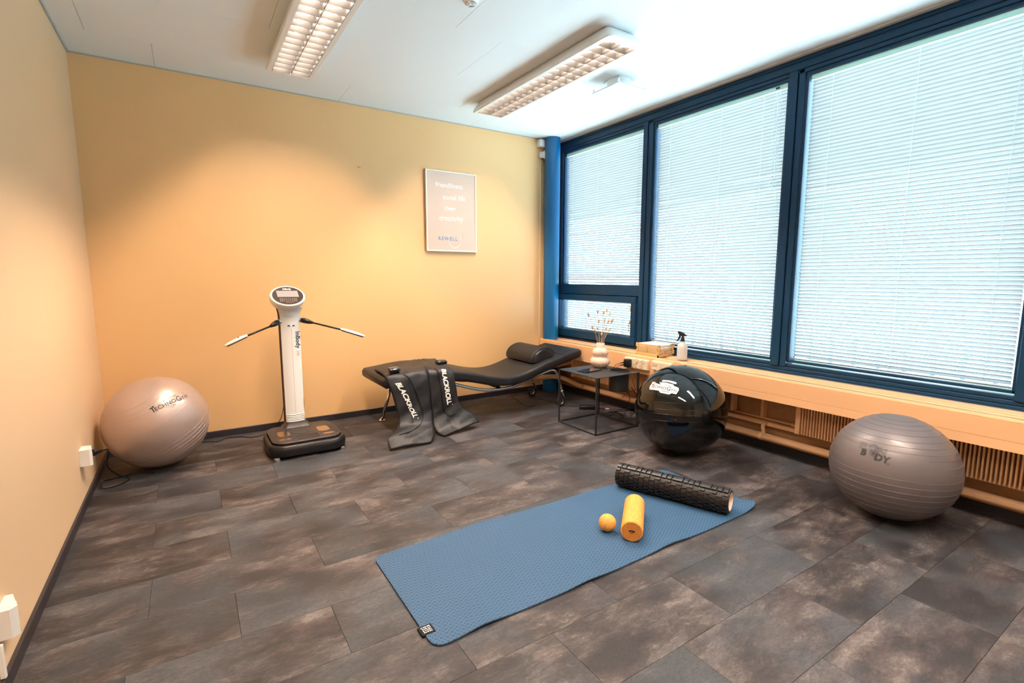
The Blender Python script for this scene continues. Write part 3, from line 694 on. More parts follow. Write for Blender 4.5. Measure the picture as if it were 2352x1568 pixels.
# ribs on platform (fine relief strips)
bm = bmesh.new()
for k in range(9): box(bm, (1.085, -0.655-0.012*k, 0.1088), (1.232, -0.651-0.012*k, 0.1102))
for s in (-1, 1):
    for k in range(4):
        x = 1.154+s*(0.180+0.010*k); box(bm, (x-0.002, -0.70, 0.1088), (x+0.002, -0.48-0.01*k, 0.1102))
        x = 1.154+s*(0.075-0.010*k); box(bm, (x-0.002, -0.66, 0.1088), (x+0.002, -0.62, 0.1102))
o = obj('ribs', bm, m_plate, ib)
for s in (-1, 1):
    cx_ = 1.154+s*0.137
    pts = [(-0.034, 0.058), (0.0, 0.066), (0.034, 0.058), (0.040, 0.0), (0.036, -0.048), (0.0, -0.066), (-0.036, -0.048), (-0.040, 0.0)]
    pts = [(p.x, p.y) for p in smooth_path([(a, b, 0) for a, b in pts], 3, True)]
    bm = bmesh.new(); prism(bm, pts, lambda a, b: (cx_+a-s*0.006, -0.572+b, 0.108), None, (0, 0, 0.003)); obj('electrode', bm, M_steel, ib)
    bm = bmesh.new(); prism(bm, [(0.042*math.cos(t), 0.017*math.sin(t)) for t in [2*PI*k/20 for k in range(20)]], lambda a, b: (cx_+a+s*0.004, -0.703+b, 0.108), None, (0, 0, 0.003)); obj('electrode', bm, M_steel, ib)
# column foot plinth
bm = bmesh.new(); loft(bm, [[(1.138+p[0], -0.375+p[1], z) for p in rrect(w_, d_, 0.02, 4)] for (w_, d_, z) in ((0.195, 0.140, 0.105), (0.180, 0.128, 0.112), (0.148, 0.100, 0.130), (0.140, 0.092, 0.142))]); obj('plinth', bm, m_plate, ib, smooth=True, auto=40)
tube_pts = [(1.138+0.085*math.cos(a), -0.44-0.185*math.sin(a)*1.0, 0.1095) for a in [PI*k/24 for k in range(25)]]
obj('arc_groove', tube(bmesh.new(), tube_pts, 0.0013, 5), M_dark, ib)
# column: white front shell, dark rear shell
def col_loops(front):
    """rows: (z, half width, yfront, yback)"""
    rows = [(0.140, 0.0625), (0.50, 0.0635), (0.88, 0.0640), (0.930, 0.0655), (0.950, 0.071), (0.968, 0.078), (0.984, 0.083)]
    return rows
bm = bmesh.new(); LL = []
cxz = lambda z: 1.134
for z, hw in col_loops(True):
    t_ = max(0, (z-0.93)/0.11); yf = -0.408 - 0.050*t_; yb = -0.345 - 0.060*t_; pts = []
    for k in range(13):   # bowed front
        a = -1+2*k/12; pts.append((cxz(z)+a*hw, yf + 0.018*a*a, z))
    pts += [(cxz(z)+hw*(1-0.25*t_), yb, z), (cxz(z)-hw*(1-0.1*t_), yb, z)]
    LL.append(pts)
# top: inclined ellipse disc  centre
hc = Vector((1.122, -0.432, 1.068)); hn = Vector((0.03, -0.80, 0.60)).normalized(); ha = (Vector((1, 0, 0)) - hn*hn.x).normalized(); hb = hn.cross(ha)
loft(bm, LL); obj('column', bm, M_whitep, ib, smooth=True, auto=45)
bm = bmesh.new(); rings = []
for (s, d) in ((0.80, -0.090), (0.93, -0.070), (1.0, -0.045), (1.02, -0.022), (1.0, -0.006), (0.955, 0.0)):
    rings.append([hc + ha*(0.116*s*math.cos(t)) + hb*(0.088*s*math.sin(t)) + hn*d - (Vector((0, 0, 0.0)) ) for t in [2*PI*k/40 for k in range(40)]])
loft(bm, rings); obj('head', bm, M_whitep, ib, smooth=True, auto=60)
bm = bmesh.new(); loft(bm, [[hc + ha*(r_*0.102*math.cos(t)) + hb*(r_*0.075*math.sin(t)) + hn*d for t in [2*PI*k/40 for k in range(40)]] for r_, d in ((1, -0.002), (1, 0.0015))]); obj('display_face', bm, mat('display_brown', (0.022, 0.010, 0.009), 0.5, spec=0.12), ib)
hm = lambda s, t: hc + ha*s + hb*t + hn*0.0022
rawobj('screen', [hm(-0.073, 0.041), hm(-0.068, -0.012), hm(0.072, -0.012), hm(0.067, 0.041)], [(0, 1, 2, 3)], mat('lcd_grey', (0.30, 0.29, 0.29), 0.5, spec=0.2), ib)
text_on('lettering', [('InBody', 0.020, 0.0006, 0, 0)], lambda s, t: hm(s, t+0.054), M_label, ib)
bm = bmesh.new(); V = []; F = []
for r_ in range(4):
    for c_ in range(9):
        if r_ == 3 and not 2 < c_ < 7: continue
        s = -0.052+0.013*c_; t_ = -0.026-0.0105*r_; k = len(V); w_ = 0.004 if 2 <= c_ <= 6 else 0.0055
        V += [hm(s-w_, t_-0.0016), hm(s+w_, t_-0.0016), hm(s+w_, t_+0.0016), hm(s-w_, t_+0.0016)]; F.append((k, k+1, k+2, k+3))
bm.free(); kp = rawobj('keypad', V, F, mat('key_print', (0.30, 0.24, 0.20), 0.5), ib)
bm = bmesh.new(); LL = []
for z, hw in col_loops(False):
    t_ = max(0, (z-0.93)/0.11); yb = -0.318 - 0.055*t_; LL.append([(cxz(z)+p[0]-0.006, (-0.36-0.055*t_+yb+0.0*t_)/2+p[1], z) for p in rrect(2*hw*(1-0.14*t_)+0.004, 0.045, 0.015, 3)])
loft(bm, LL); obj('rear_shell', bm, mat('shell_brown', (0.040, 0.020, 0.018), 0.5), ib, smooth=True, auto=45)
bm = bmesh.new()
for k in range(5): 
    z = 0.146+0.0125*k
    tube(bm, [(1.134+a*0.0635, -0.4085+0.018*a*a, z) for a in [-1+2*j/10 for j in range(11)]], 0.0035, 6)
obj('bellows', bm, M_whitep, ib, smooth=True)
obj('status_light', mkbox((1.112, -0.4105, 0.848), (1.160, -0.4075, 0.856), 0.001), M_dark, ib)
obj('status_led', mkbox((1.129, -0.4115, 0.8495), (1.143, -0.4075, 0.8545), 0.0005), mat('led_blue', (0.6, 0.8, 1), 0.4, emit=(0.5, 0.75, 1.0), emit_s=2.0), ib)
obj('seam', tube(bmesh.new(), [(1.136, -0.4082, 0.83), (1.136, -0.4082, 0.21)], 0.0009, 4), mat('seam_grey', (0.5, 0.45, 0.42), 0.6), ib)
cm_ = lambda s, t: Vector((1.134+0.0, 0, 0)) + Vector((0.038+t, -0.4092+0.018*((0.038+t)/0.0635)**2, 0.775-s))
text_on('lettering', [('InBody', 0.044, 0.0010, 0, 0)], lambda s, t: Vector((1.134+0.040+t, -0.4094+0.018*((0.040+t)/0.0635)**2, 0.745-s)), mat('print_teal', (0.02, 0.06, 0.09), 0.5), ib)
text_on('lettering', [('570', 0.026, 0.0, 0, 0)], lambda s, t: Vector((1.134+0.040+t, -0.4094+0.018*((0.040+t)/0.0635)**2, 0.650-s)), mat('print_grey', (0.35, 0.35, 0.35), 0.5), ib)
rawobj('red_mark', [(1.098, -0.4072, 0.919), (1.103, -0.4072, 0.919), (1.103, -0.4072, 0.924), (1.098, -0.4072, 0.924)], [(0, 1, 2, 3)], mat('print_red', (0.6, 0.08, 0.04), 0.5), ib)
V, F = [], []
for k in range(4):
    z = 0.9235-0.0042*k; x1_ = 1.103+(0.060, 0.045, 0.042, 0.040)[k]; i = len(V); V += [(1.105, -0.4080, z-0.0006), (x1_, -0.4080, z-0.0006), (x1_, -0.4080, z+0.0006), (1.105, -0.4080, z+0.0006)]; F.append((i, i+1, i+2, i+3))
rawobj('fine_print', V, F, bpy.data.materials['seam_grey'], ib)
# arms
for s, pj, pe, pr_, ph, pt in ((-1, (1.068, -0.375, 0.880), (1.045, -0.40, 0.878), (0.995, -0.45, 0.858), (0.832, -0.60, 0.815), (0.705, -0.60, 0.757)),
                                (1, (1.200, -0.375, 0.888), (1.225, -0.40, 0.885), (1.280, -0.43, 0.868), (1.442, -0.60, 0.823), (1.606, -0.60, 0.762))):
    pj, pe, pr_, ph, pt = map(Vector, (pj, pe, pr_, ph, pt))
    obj('arm_joint', tube(bmesh.new(), [pj - Vector((s*0.012, 0, 0)), pj + Vector((s*0.010, 0, 0))], 0.020, 16), M_chrome, ib, smooth=True, auto=40)
    obj('elbow', tube(bmesh.new(), [pj+Vector((s*0.008, 0, 0)), pe, (pe+pr_)/2, pr_], [0.016, 0.020, 0.017, 0.009], 12), M_dark, ib, smooth=True)
    ar = obj('arm', tube(bmesh.new(), [pr_, ph], 0.0062, 10), M_dark, ib, smooth=True)
    d = (pt-ph); n_ = Vector((0, 0, 1)) - d.normalized()*d.normalized().z; n_.normalize(); sd_ = d.normalized().cross(n_)
    bm = bmesh.new(); rings = []
    for k in range(11):
        t = k/10; w_ = 0.018*math.sin(PI*(0.12+0.80*t))**0.7; h_ = 0.014*math.sin(PI*(0.15+0.75*t))**0.7 + 0.002
        rings.append([ph - d*0.05 + d*1.05*t + sd_*w_*math.cos(a) + n_*(h_*math.sin(a)*(1.0 if math.sin(a) > 0 else 0.45)) for a in [2*PI*j/12 for j in range(12)]])
    hd = obj('hand_grip', loft(bm, rings), M_whitep, ib, smooth=True)
    bm = bmesh.new(); rings = []
    for k in range(9):
        t = k/8; w_ = 0.0165*math.sin(PI*(0.15+0.75*t))**0.7
        rings.append([ph + d*0.92*t + sd_*w_*math.cos(a) + n_*(0.004*math.sin(a)-0.0065) for a in [2*PI*j/10 for j in range(10)]])
    obj('grip_underside', loft(bm, rings), M_dark, hd, smooth=True)
    c_ = ph + d*0.32 + n_*0.012; bm = bmesh.new(); bmesh.ops.create_uvsphere(bm, u_segments=14, v_segments=8, radius=0.011); 
    for v in bm.verts: v.co.z *= 0.5
    bmesh.ops.translate(bm, verts=bm.verts, vec=c_); obj('thumb_electrode', bm, M_steel, hd, smooth=True)
for x, y in ((0.948, -0.785), (1.372, -0.775), (0.96, -0.42), (1.35, -0.42)):
    obj('foot', lathe(bmesh.new(), [(0.022, 0.0), (0.023, 0.004), (0.021, 0.009), (0.022, 0.012), (0.018, 0.022)], (x, y, 0), 18), M_chrome, ib, smooth=True, auto=40)
tag(obj('power_cable', tube(bmesh.new(), smooth_path([(1.085, -0.315, 0.28), (1.075, -0.27, 0.24), (1.065, -0.20, 0.14), (1.02, -0.17, 0.06), (0.95, -0.17, 0.015), (0.86, -0.16, 0.004), (0.78, -0.09, 0.004), (0.70, -0.07, 0.004), (0.64, -0.13, 0.004), (0.58, -0.10, 0.004), (0.48, -0.09, 0.004)], 7), 0.0028, 6), M_dark, smooth=True), 'thin black cable from the white column device along the skirting', 'cable')
tag(obj('power_cable', tube(bmesh.new(), smooth_path([(1.195, -0.33, 0.37), (1.212, -0.30, 0.30), (1.215, -0.29, 0.22), (1.205, -0.30, 0.18)], 6), 0.0018, 6), M_dark, smooth=True), 'short thin wire at the right side of the white column', 'wire')

# ------------------------------------------------------------------ exercise balls
def ball(c, r, q, material, label, name='exercise_ball', ridges=None, tilt=(0, 0, 1), lat=()):
    t = thing(name, label, 'ball', (c[0], c[1], 0))
    bm = bmesh.new(); bmesh.ops.create_uvsphere(bm, u_segments=96, v_segments=64, radius=1)
    for v in bm.verts: v.co = Vector(c) + Vector((v.co.x*r, v.co.y*r, v.co.z*r*q))
    obj('ball_skin', bm, material, t, smooth=True)
    ax = Vector(tilt).normalized(); a, b = frame_of(ax)
    for (h, a0, a1) in lat:
        rr = math.sqrt(max(0, 1-h*h)); pts = []
        n = max(8, int(abs(a1-a0)/0.07))
        for k in range(n+1):
            th = a0+(a1-a0)*k/n; p = ax*h + (a*math.cos(th)+b*math.sin(th))*rr; k_ = 1/math.sqrt((p.x**2+p.y**2)/r**2 + p.z**2/(r*q)**2); pts.append(Vector(c)+p*k_)
        obj('ridge', tube(bmesh.new(), pts, 0.0011, 4, closed=abs(a1-a0) > 6.28), material, t, smooth=True)
    return t
def ball_skin_mat(name, col, rough, metal, coat):
    return mat(name, col, rough, metal=metal, coat=coat, coat_rough=0.08, var=0.04, var_scale=30)
m_b1 = ball_skin_mat('pearl_silver', (0.52, 0.40, 0.35), 0.36, 0.45, 0.35)
m_b2 = mat('ball_black', (0.002, 0.002, 0.0022), 0.04, spec=0.62)
m_b3 = ball_skin_mat('satin_grey', (0.15, 0.13, 0.135), 0.42, 0.25, 0.1)
c1 = (0.311, -0.452, 0.286)
bl1 = ball(c1, 0.284, 1.008, m_b1, 'pearly silver exercise ball in the corner against the left wall', tilt=(-0.42, -0.22, 0.88), lat=[(h, 0, 2*PI) for h in (-0.55, -0.46, -0.37, -0.28, -0.19, 0.30, 0.62, 0.70, 0.78)])
f1 = ball_map(c1, 0.284, 1.008, (0.083, -0.217, 0.164), (0.172, 0.109, 0.041))
LOGO = [('T', 0.048, 0.0010, 0, 0), ('ECHNO', 0.034, 0.0005, -0.006, 0.0, 1.08), ('G', 0.048, 0.0007, 0.003, -0.001), ('Y', 0.034, 0.0004, 0.002, 0.0), ('M', 0.034, 0.0, 0.002, 0.0)]
def logo_bars(k): return [[(-0.098*k, 0.022*k), (-0.098*k, 0.0185*k), (-0.02*k, 0.0185*k), (-0.02*k, 0.022*k)], [(0.0, -0.026*k), (0.0, -0.0295*k), (0.06*k, -0.0295*k), (0.06*k, -0.026*k)], [(0.0, 0.0275*k), (0.0, 0.024*k), (0.05*k, 0.024*k), (0.05*k, 0.0275*k)]]
def plaque(f, k, mtl, parent):
    P = [(-0.108, 0.034), (-0.02, 0.036), (0.0, 0.040), (0.058, 0.040), (0.072, 0.030), (0.106, 0.028), (0.114, 0.012), (0.108, -0.024), (0.075, -0.026), (0.062, -0.040), (-0.004, -0.042), (-0.020, -0.030), (-0.106, -0.030), (-0.114, -0.006), (-0.108, 0.012)]
    P = [(a*k, b*k) for a, b in P]; V = [f(a, b) for a, b in P]; W = [f(a*0.5, b*0.5) for a, b in P]; n = len(P); V += W + [f(0, 0)]
    F = [(i, (i+1) % n, n+(i+1) % n, n+i) for i in range(n)] + [(n+i, n+(i+1) % n, 2*n) for i in range(n)]
    return rawobj('logo_plaque', V, F, mtl, parent, smooth=True)
plaque(ball_map(c1, 0.284, 1.008, (0.083, -0.217, 0.164), (0.172, 0.109, 0.041), 0.0006), 1.0, mat('plaque_clear', (0.60, 0.47, 0.40), 0.2, metal=0.3, coat=0.6), bl1)
text_on('logo_lettering', LOGO, f1, M_ink, bl1, extra=logo_bars(1.0))
c2 = (3.309, -2.099, 0.302)
bl2 = ball(c2, 0.303, 0.997, m_b2, 'large glossy black exercise ball beside the side table', tilt=(0.05, 0.10, 1), lat=[(h, 0, 2*PI) for h in (-0.12, 0.02, 0.12, 0.26, 0.40, 0.52, 0.64)])
f2 = ball_map(c2, 0.303, 0.997, (-0.234, -0.04, 0.188), (0.023, -0.192, 0.001), 0.0030); f2b = ball_map(c2, 0.303, 0.997, (-0.234, -0.04, 0.188), (0.023, -0.192, 0.001), 0.0022)
plaque(f2b, 0.95, M_label, bl2); text_on('logo_lettering', [(q[0], q[1]*0.82, q[2]*0.8, q[3]*0.82, q[4], (q[5] if len(q) > 5 else 1.0)) for q in LOGO], f2, M_ink, bl2, extra=logo_bars(0.86))
pc_ = Vector(c2)+Vector((0.02, -0.01, 0.3015)); obj('valve_plug', lathe(bmesh.new(), [(0.012, 0), (0.009, 0.002), (0.006, 0.001)], pc_, 16), M_rubber, bl2)
c3 = (3.444, -3.288, 0.259)
bl3 = ball(c3, 0.271, 0.956, m_b3, 'satin grey ribbed exercise ball in front of the right radiator', tilt=(0.03, 0.0, 1), lat=[(h, 0, 2*PI) for h in (-0.72, -0.62, -0.51, -0.40, -0.29, -0.18, -0.07, 0.04, 0.58, 0.67, 0.76, 0.84, 0.90, 0.95)] + [(h, 2.75, 4.2) for h in (0.17, 0.28)] + [(h, 0.2, 0.95) for h in (0.17, 0.28)] + [(0.40, 2.45, 4.4), (0.49, 0, 2*PI)])
f3 = ball_map(c3, 0.271, 0.956, (-0.239, -0.005, 0.118), (0.010, -0.128, -0.012), 0.0012)
text_on('logo_lettering', [('IR', 0.048, 0.0008, 0, 0), ('O', 0.050, 0.0008, 0.001, 0.001), ('N', 0.048, 0.0008, 0.001, -0.006)], lambda s, t: f3(s-0.014, t+0.016), M_ink, bl3, outline=0.0009)
text_on('logo_lettering', [('B', 0.044, 0.0022, 0, 0), ('DY', 0.044, 0.0022, 0.036, -0.006)], lambda s, t: f3(s+0.008, t-0.016), M_ink, bl3)
text_on('logo_lettering', [('O', 0.040, 0.0008, 0, 0)], lambda s, t: f3(s-0.002, t-0.006), M_ink, bl3, outline=0.0009)
bm = bmesh.new(); V = [f3(-0.002+0.006*math.cos(a), -0.006+0.006*math.sin(a)) for a in [2*PI*k/14 for k in range(14)]]; bm.free(); rawobj('logo_dot', V, [tuple(range(14))], M_ink, bl3)
text_on('logo_lettering', [('\u00ae', 0.018, 0.0, 0, 0)], lambda s, t: f3(s+0.066, t-0.036), M_ink, bl3)

# ------------------------------------------------------------------ yoga mat
def mat_mesh():
    x0, x1, y0, y1 = 1.118, 2.955, -2.893, -2.262; cr = 0.045; nx, ny = 150, 52; th = 0.006
    V, F = [], []; idx = {}
    def zf(x, y):
        z = 0.0012
        e = math.exp(-((y-y0)/0.05)**2)
        z += e*(0.010*max(0, math.sin((x-1.16)*9.5))**2*math.exp(-((x-1.30)/0.12)**2) + 0.008*math.exp(-((x-1.78)/0.09)**2) + 0.010*math.exp(-((x-2.27)/0.10)**2))
        z += 0.026*math.exp(-((x-x1)/0.07)**2 - ((y-y0)/0.09)**2)
        e2 = math.exp(-((y-y1)/0.06)**2); z += e2*0.009*math.exp(-((x-1.62)/0.10)**2) + e2*0.005*math.exp(-((x-2.3)/0.15)**2)
        return z
    def pos(i, j):
        x = x0+(x1-x0)*i/nx; y = y0+(y1-y0)*j/ny
        # round corners
        for cx_, sx in ((x0+cr, -1), (x1-cr, 1)):
            for cy_, sy in ((y0+cr, -1), (y1-cr, 1)):
                dx, dy = (x-cx_)*sx, (y-cy_)*sy
                if dx > 0 and dy > 0:
                    m_ = max(dx, dy); L_ = math.hypot(dx, dy)
                    if L_ > 1e-6: x = cx_+sx*dx*m_/L_; y = cy_+sy*dy*m_/L_
        y += 0.008*math.sin((x-1.1)*3.2)*(y-y0)/(y1-y0) + 0.004*math.sin(x*8)*(1 if j > ny/2 else -0.5)
        return x, y
    for layer in range(2):
        for i in range(nx+1):
            for j in range(ny+1):
                x, y = pos(i, j); idx[(layer, i, j)] = len(V); V.append((x, y, zf(x, y) + (th if layer else 0)))
    for i in range(nx):
        for j in range(ny):
            F.append(tuple(idx[(1, a, b)] for a, b in ((i, j), (i+1, j), (i+1, j+1), (i, j+1))))
            F.append(tuple(idx[(0, a, b)] for a, b in ((i, j+1), (i+1, j+1), (i+1, j), (i, j))))
    ring = [(i, 0) for i in range(nx)] + [(nx, j) for j in range(ny)] + [(i, ny) for i in range(nx, 0, -1)] + [(0, j) for j in range(ny, 0, -1)]
    for k in range(len(ring)):
        a, b = ring[k], ring[(k+1) % len(ring)]; F.append((idx[(0,)+a], idx[(0,)+b], idx[(1,)+b], idx[(1,)+a]))
    return V, F, [V[idx[(1,)+a]] for a in ring]
def mat_material():
    m, nt, b = new_mat('mat_blue'); N = nt.nodes; L = nt.links
    geo = N.new('ShaderNodeNewGeometry')
    def mp(rz, sc, off=(0, 0, 0)):
        t = N.new('ShaderNodeMapping'); t.inputs['Rotation'].default_value = (0, 0, rz); t.inputs['Scale'].default_value = sc; t.inputs['Location'].default_value = off; L.new(geo.outputs['Position'], t.inputs[0]); return t
    # rounded square cells (~19 mm) rotated, plus interlocking shifted grid lines
    def cell(mpn):
        sep = N.new('ShaderNodeSeparateXYZ'); L.new(mpn.outputs[0], sep.inputs[0]); outs = []
        for ax in (0, 1):
            fr = N.new('ShaderNodeMath'); fr.operation = 'FRACT'; L.new(sep.outputs[ax], fr.inputs[0])
            sb = N.new('ShaderNodeMath'); sb.operation = 'SUBTRACT'; L.new(fr.outputs[0], sb.inputs[0]); sb.inputs[1].default_value = 0.5
            ab = N.new('ShaderNodeMath'); ab.operation = 'ABSOLUTE'; L.new(sb.outputs[0], ab.inputs[0])
            pw = N.new('ShaderNodeMath'); pw.operation = 'POWER'; L.new(ab.outputs[0], pw.inputs[0]); pw.inputs[1].default_value = 4; outs.append(pw)
        ad = N.new('ShaderNodeMath'); ad.operation = 'ADD'; L.new(outs[0].outputs[0], ad.inputs[0]); L.new(outs[1].outputs[0], ad.inputs[1])
        rt_ = N.new('ShaderNodeMath'); rt_.operation = 'POWER'; L.new(ad.outputs[0], rt_.inputs[0]); rt_.inputs[1].default_value = 0.25; return rt_
    c = cell(mp(0.30, (52, 52, 52)))
    r = N.new('ShaderNodeValToRGB'); L.new(c.outputs[0], r.inputs[0]); e = r.color_ramp.elements
    e[0].position = 0.0; e[0].color = (0.0186, 0.0562, 0.1240, 1); e[1].position = 1.0; e[1].color = (0.0298, 0.0851, 0.1680, 1)
    for p, cc in ((0.24, (0.0186, 0.0562, 0.1240, 1)), (0.33, (0.0341, 0.0977, 0.1912, 1)), (0.38, (0.0446, 0.1221, 0.2248, 1)), (0.44, (0.0341, 0.0955, 0.1848, 1)), (0.485, (0.0298, 0.0851, 0.1680, 1)), (0.5, (0.0136, 0.0414, 0.0872, 1))):
        x = e.new(p); x.color = cc
    L.new(r.outputs[0], b.inputs['Base Color'])
    bp = N.new('ShaderNodeBump'); bp.inputs['Strength'].default_value = 0.5; bp.inputs['Distance'].default_value = 0.0015
    rb = N.new('ShaderNodeValToRGB'); L.new(c.outputs[0], rb.inputs[0]); rb.color_ramp.elements[0].position = 0.25; rb.color_ramp.elements[0].color = (0.2, 0.2, 0.2, 1); rb.color_ramp.elements[1].position = 0.38
    x = rb.color_ramp.elements.new(0.49); x.color = (0.1, 0.1, 0.1, 1)
    L.new(rb.outputs[0], bp.inputs['Height']); L.new(bp.outputs[0], b.inputs['Normal'])
    b.inputs['Roughness'].default_value = 0.62; b.inputs['Specular IOR Level'].default_value = 0.35
    return m
ym = thing('yoga_mat', 'blue textured exercise mat lying open on the slate floor', 'mat', (2.03, -2.58, 0))
V, F, EDGE = mat_mesh(); rawobj('mat_sheet', V, F, mat_material(), ym, smooth=False)
obj('dark_core_edge', tube(bmesh.new(), [(x, y, z-0.0032) for x, y, z in EDGE[::2]], 0.0010, 4, closed=True), mat('mat_core', (0.012, 0.020, 0.030), 0.7), ym)
bm = mkbox((1.106, -2.824, 0.0004), (1.155, -2.778, 0.0088), 0.0006); tg = obj('tag', bm, M_piping, ym)
for k, (s, w_) in enumerate((('YOGA', 0), ('MAT', 0))): pass
V, F = [], []
for k in range(4):
    for j in range(5):
        x = 1.116+0.0068*j + random.uniform(-0.001, 0.001); y = -2.815+0.0085*k; i = len(V); h_ = random.uniform(0.003, 0.006)
        V += [(x, y, 0.0091), (x+0.0045, y, 0.0091), (x+0.0045, y+h_, 0.0091), (x, y+h_, 0.0091)]; F.append((i, i+1, i+2, i+3))
rawobj('tag_print', V, F, M_label, tg)

# ------------------------------------------------------------------ cork ball, cork roller, black foam roller
def cork_mat(name, c):
    m = mat(name, c, 0.75, bump=0.5, bump_scale=350); nt = m.node_tree; b = nt.nodes['Principled BSDF']
    geo = nt.nodes.new('ShaderNodeNewGeometry'); v = nt.nodes.new('ShaderNodeTexVoronoi'); v.inputs['Scale'].default_value = 260; nt.links.new(geo.outputs['Position'], v.inputs['Vector'])
    r = nt.nodes.new('ShaderNodeValToRGB'); r.color_ramp.elements[0].color = (*[x*0.75 for x in c], 1); r.color_ramp.elements[1].color = (*[min(1, x*1.15) for x in c], 1)
    sp = nt.nodes.new('ShaderNodeSeparateColor'); nt.links.new(v.outputs['Color'], sp.inputs[0]); nt.links.new(sp.outputs[0], r.inputs[0]); nt.links.new(r.outputs[0], b.inputs['Base Color']); return m
m_cork = cork_mat('cork', (0.80, 0.36, 0.07)); m_corkd = cork_mat('cork_end', (0.62, 0.22, 0.035))
MT = 0.0075
bm = bmesh.new(); bmesh.ops.create_uvsphere(bm, u_segments=40, v_segments=24, radius=0.0405); bmesh.ops.translate(bm, verts=bm.verts, vec=(2.118, -2.642, MT+0.0405))
tag(obj('massage_ball', bm, m_cork, smooth=True), 'small round cork ball on the blue mat beside the cork roller', 'ball')
ra = Vector((2.138, -2.778, MT+0.050)); rb_ = Vector((2.365, -2.582, MT+0.050)); dv = (rb_-ra).normalized()
cr_ = thing('cork_roller', 'smooth cork massage roller lying on the blue mat', 'roller', (2.25, -2.68, MT))
L_ = (rb_-ra).length; R_ = 0.050
bm = bmesh.new(); prof = [(R_-0.006, 0.0), (R_-0.0018, 0.0015), (R_, 0.006), (R_, L_-0.006), (R_-0.0018, L_-0.0015), (R_-0.006, L_)]
lathe(bm, prof, ra, 48, axis=dv, cap=False); obj('barrel', bm, m_cork, cr_, smooth=True)
for e_, s in ((ra, -1), (rb_, 1)): obj('end_face', lathe(bmesh.new(), [(R_-0.0055, -s*0.003), (R_-0.0058, 0.0002*s)], e_, 40, axis=dv), m_corkd, cr_)
ua = dv.cross(Vector((0, 0, 1))).normalized()*-1; uu = Vector((0, 0, 1))
if ua.x < 0: ua = -ua
fe_ = lambda s, t: ra - dv*0.0010 + ua*s + uu*t
V, F = [], []
for k in range(9):      # small tree like emblem: fan of leaves and roots
    a = PI*(0.04+0.92*k/8); L0 = 0.017; w_ = 0.0028; d = Vector((math.cos(a), math.sin(a)*0.55)); n_ = Vector((-d.y, d.x)).normalized()*w_
    i = len(V); c0 = d*0.004; c1_ = d*L0
    for p in (c0, c0*0.5+c1_*0.5+n_, c1_, c0*0.5+c1_*0.5-n_): V.append(fe_(p.x, p.y-0.001)); 
    F.append((i, i+1, i+2, i+3))
for k in range(5):
    x = (k-2)*0.0035; i = len(V); h_ = 0.013-abs(k-2)*0.0025
    for p in ((x-0.0010, 0.002), (x+0.0010, 0.002), (x*0.5+0.0002, -h_), (x*0.5-0.0002, -h_)): V.append(fe_(*p))
    F.append((i, i+1, i+2, i+3))
rawobj('emblem', V, F, mat('emblem_brown', (0.06, 0.02, 0.01), 0.6), cr_)

fr0 = Vector((2.548, -2.288, 0)); fr1 = Vector((2.760, -2.858, 0)); RR = 0.0655; fz = MT+RR
fr0.z = fr1.z = fz; fd = (fr1-fr0).normalized(); FL = (fr1-fr0).length
fo = thing('foam_roller', 'black ribbed foam roller lying across the far end of the blue mat', 'roller', (2.654, -2.573, MT))
core_r = RR-0.0085
bm = bmesh.new(); lathe(bm, [(0.047, 0), (core_r-0.002, 0), (core_r, 0.002), (core_r, FL-0.002), (core_r-0.002, FL), (0.047, FL)], fr0, 48, axis=fd, cap=False); obj('foam_core', bm, mat('foam_dark', (0.016, 0.011, 0.010), 0.55), fo, smooth=True, auto=40)
bm = bmesh.new(); lathe(bm, [(0.0475, -0.0005), (0.045, 0.0), (0.045, FL), (0.0475, FL+0.0005)], fr0, 40, axis=fd, cap=False); lathe(bm, [(0.043, 0.0), (0.043, FL)], fr0, 40, axis=fd, cap=False); obj('inner_tube', bm, mat('tube_cream', (0.80, 0.62, 0.48), 0.5), fo, smooth=True)
fa, fb = frame_of(fd)
# angle of the world up direction
def fpt(h, th, r): return fr0 + fd*h + (Vector((0, 0, 1))*math.cos(th) + fd.cross(Vector((0, 0, 1)))*math.sin(th))*r
# fd.cross(up): points toward -x side?  th>0 towards the camera side
sgn = 1 if (fd.cross(Vector((0, 0, 1)))).x < 0 else -1
m_foam = mat('foam_black', (0.006, 0.0055, 0.006), 0.42, spec=0.5)
def block(h0, h1, t0, t1):
    bm = bmesh.new(); n = max(1, int((t1-t0)/0.15)); 
    ins = 0.0012
    lo = [(h, t) for t in [t0+(t1-t0)*k/n for k in range(n+1)] for h in (h0, h1)]
    A = [[bm.verts.new(fpt(h, sgn*t, core_r-0.001)) for h in (h0, h1)] for t in [t0+(t1-t0)*k/n for k in range(n+1)]]
    dt = ins/RR*1.5
    B = [[bm.verts.new(fpt(h, sgn*t, RR)) for h in (h0+ins, h1-ins)] for t in [t0+dt+(t1-t0-2*dt)*k/n for k in range(n+1)]]
    for k in range(n):
        bm.faces.new((B[k][0], B[k][1], B[k+1][1], B[k+1][0])); bm.faces.new((A[k][0], B[k][0], B[k+1][0], A[k+1][0])); bm.faces.new((A[k][1], A[k+1][1], B[k+1][1], B[k][1]))
    bm.faces.new((A[0][0], A[0][1], B[0][1], B[0][0])); bm.faces.new((A[-1][0], B[-1][0], B[-1][1], A[-1][1]))
    return bm
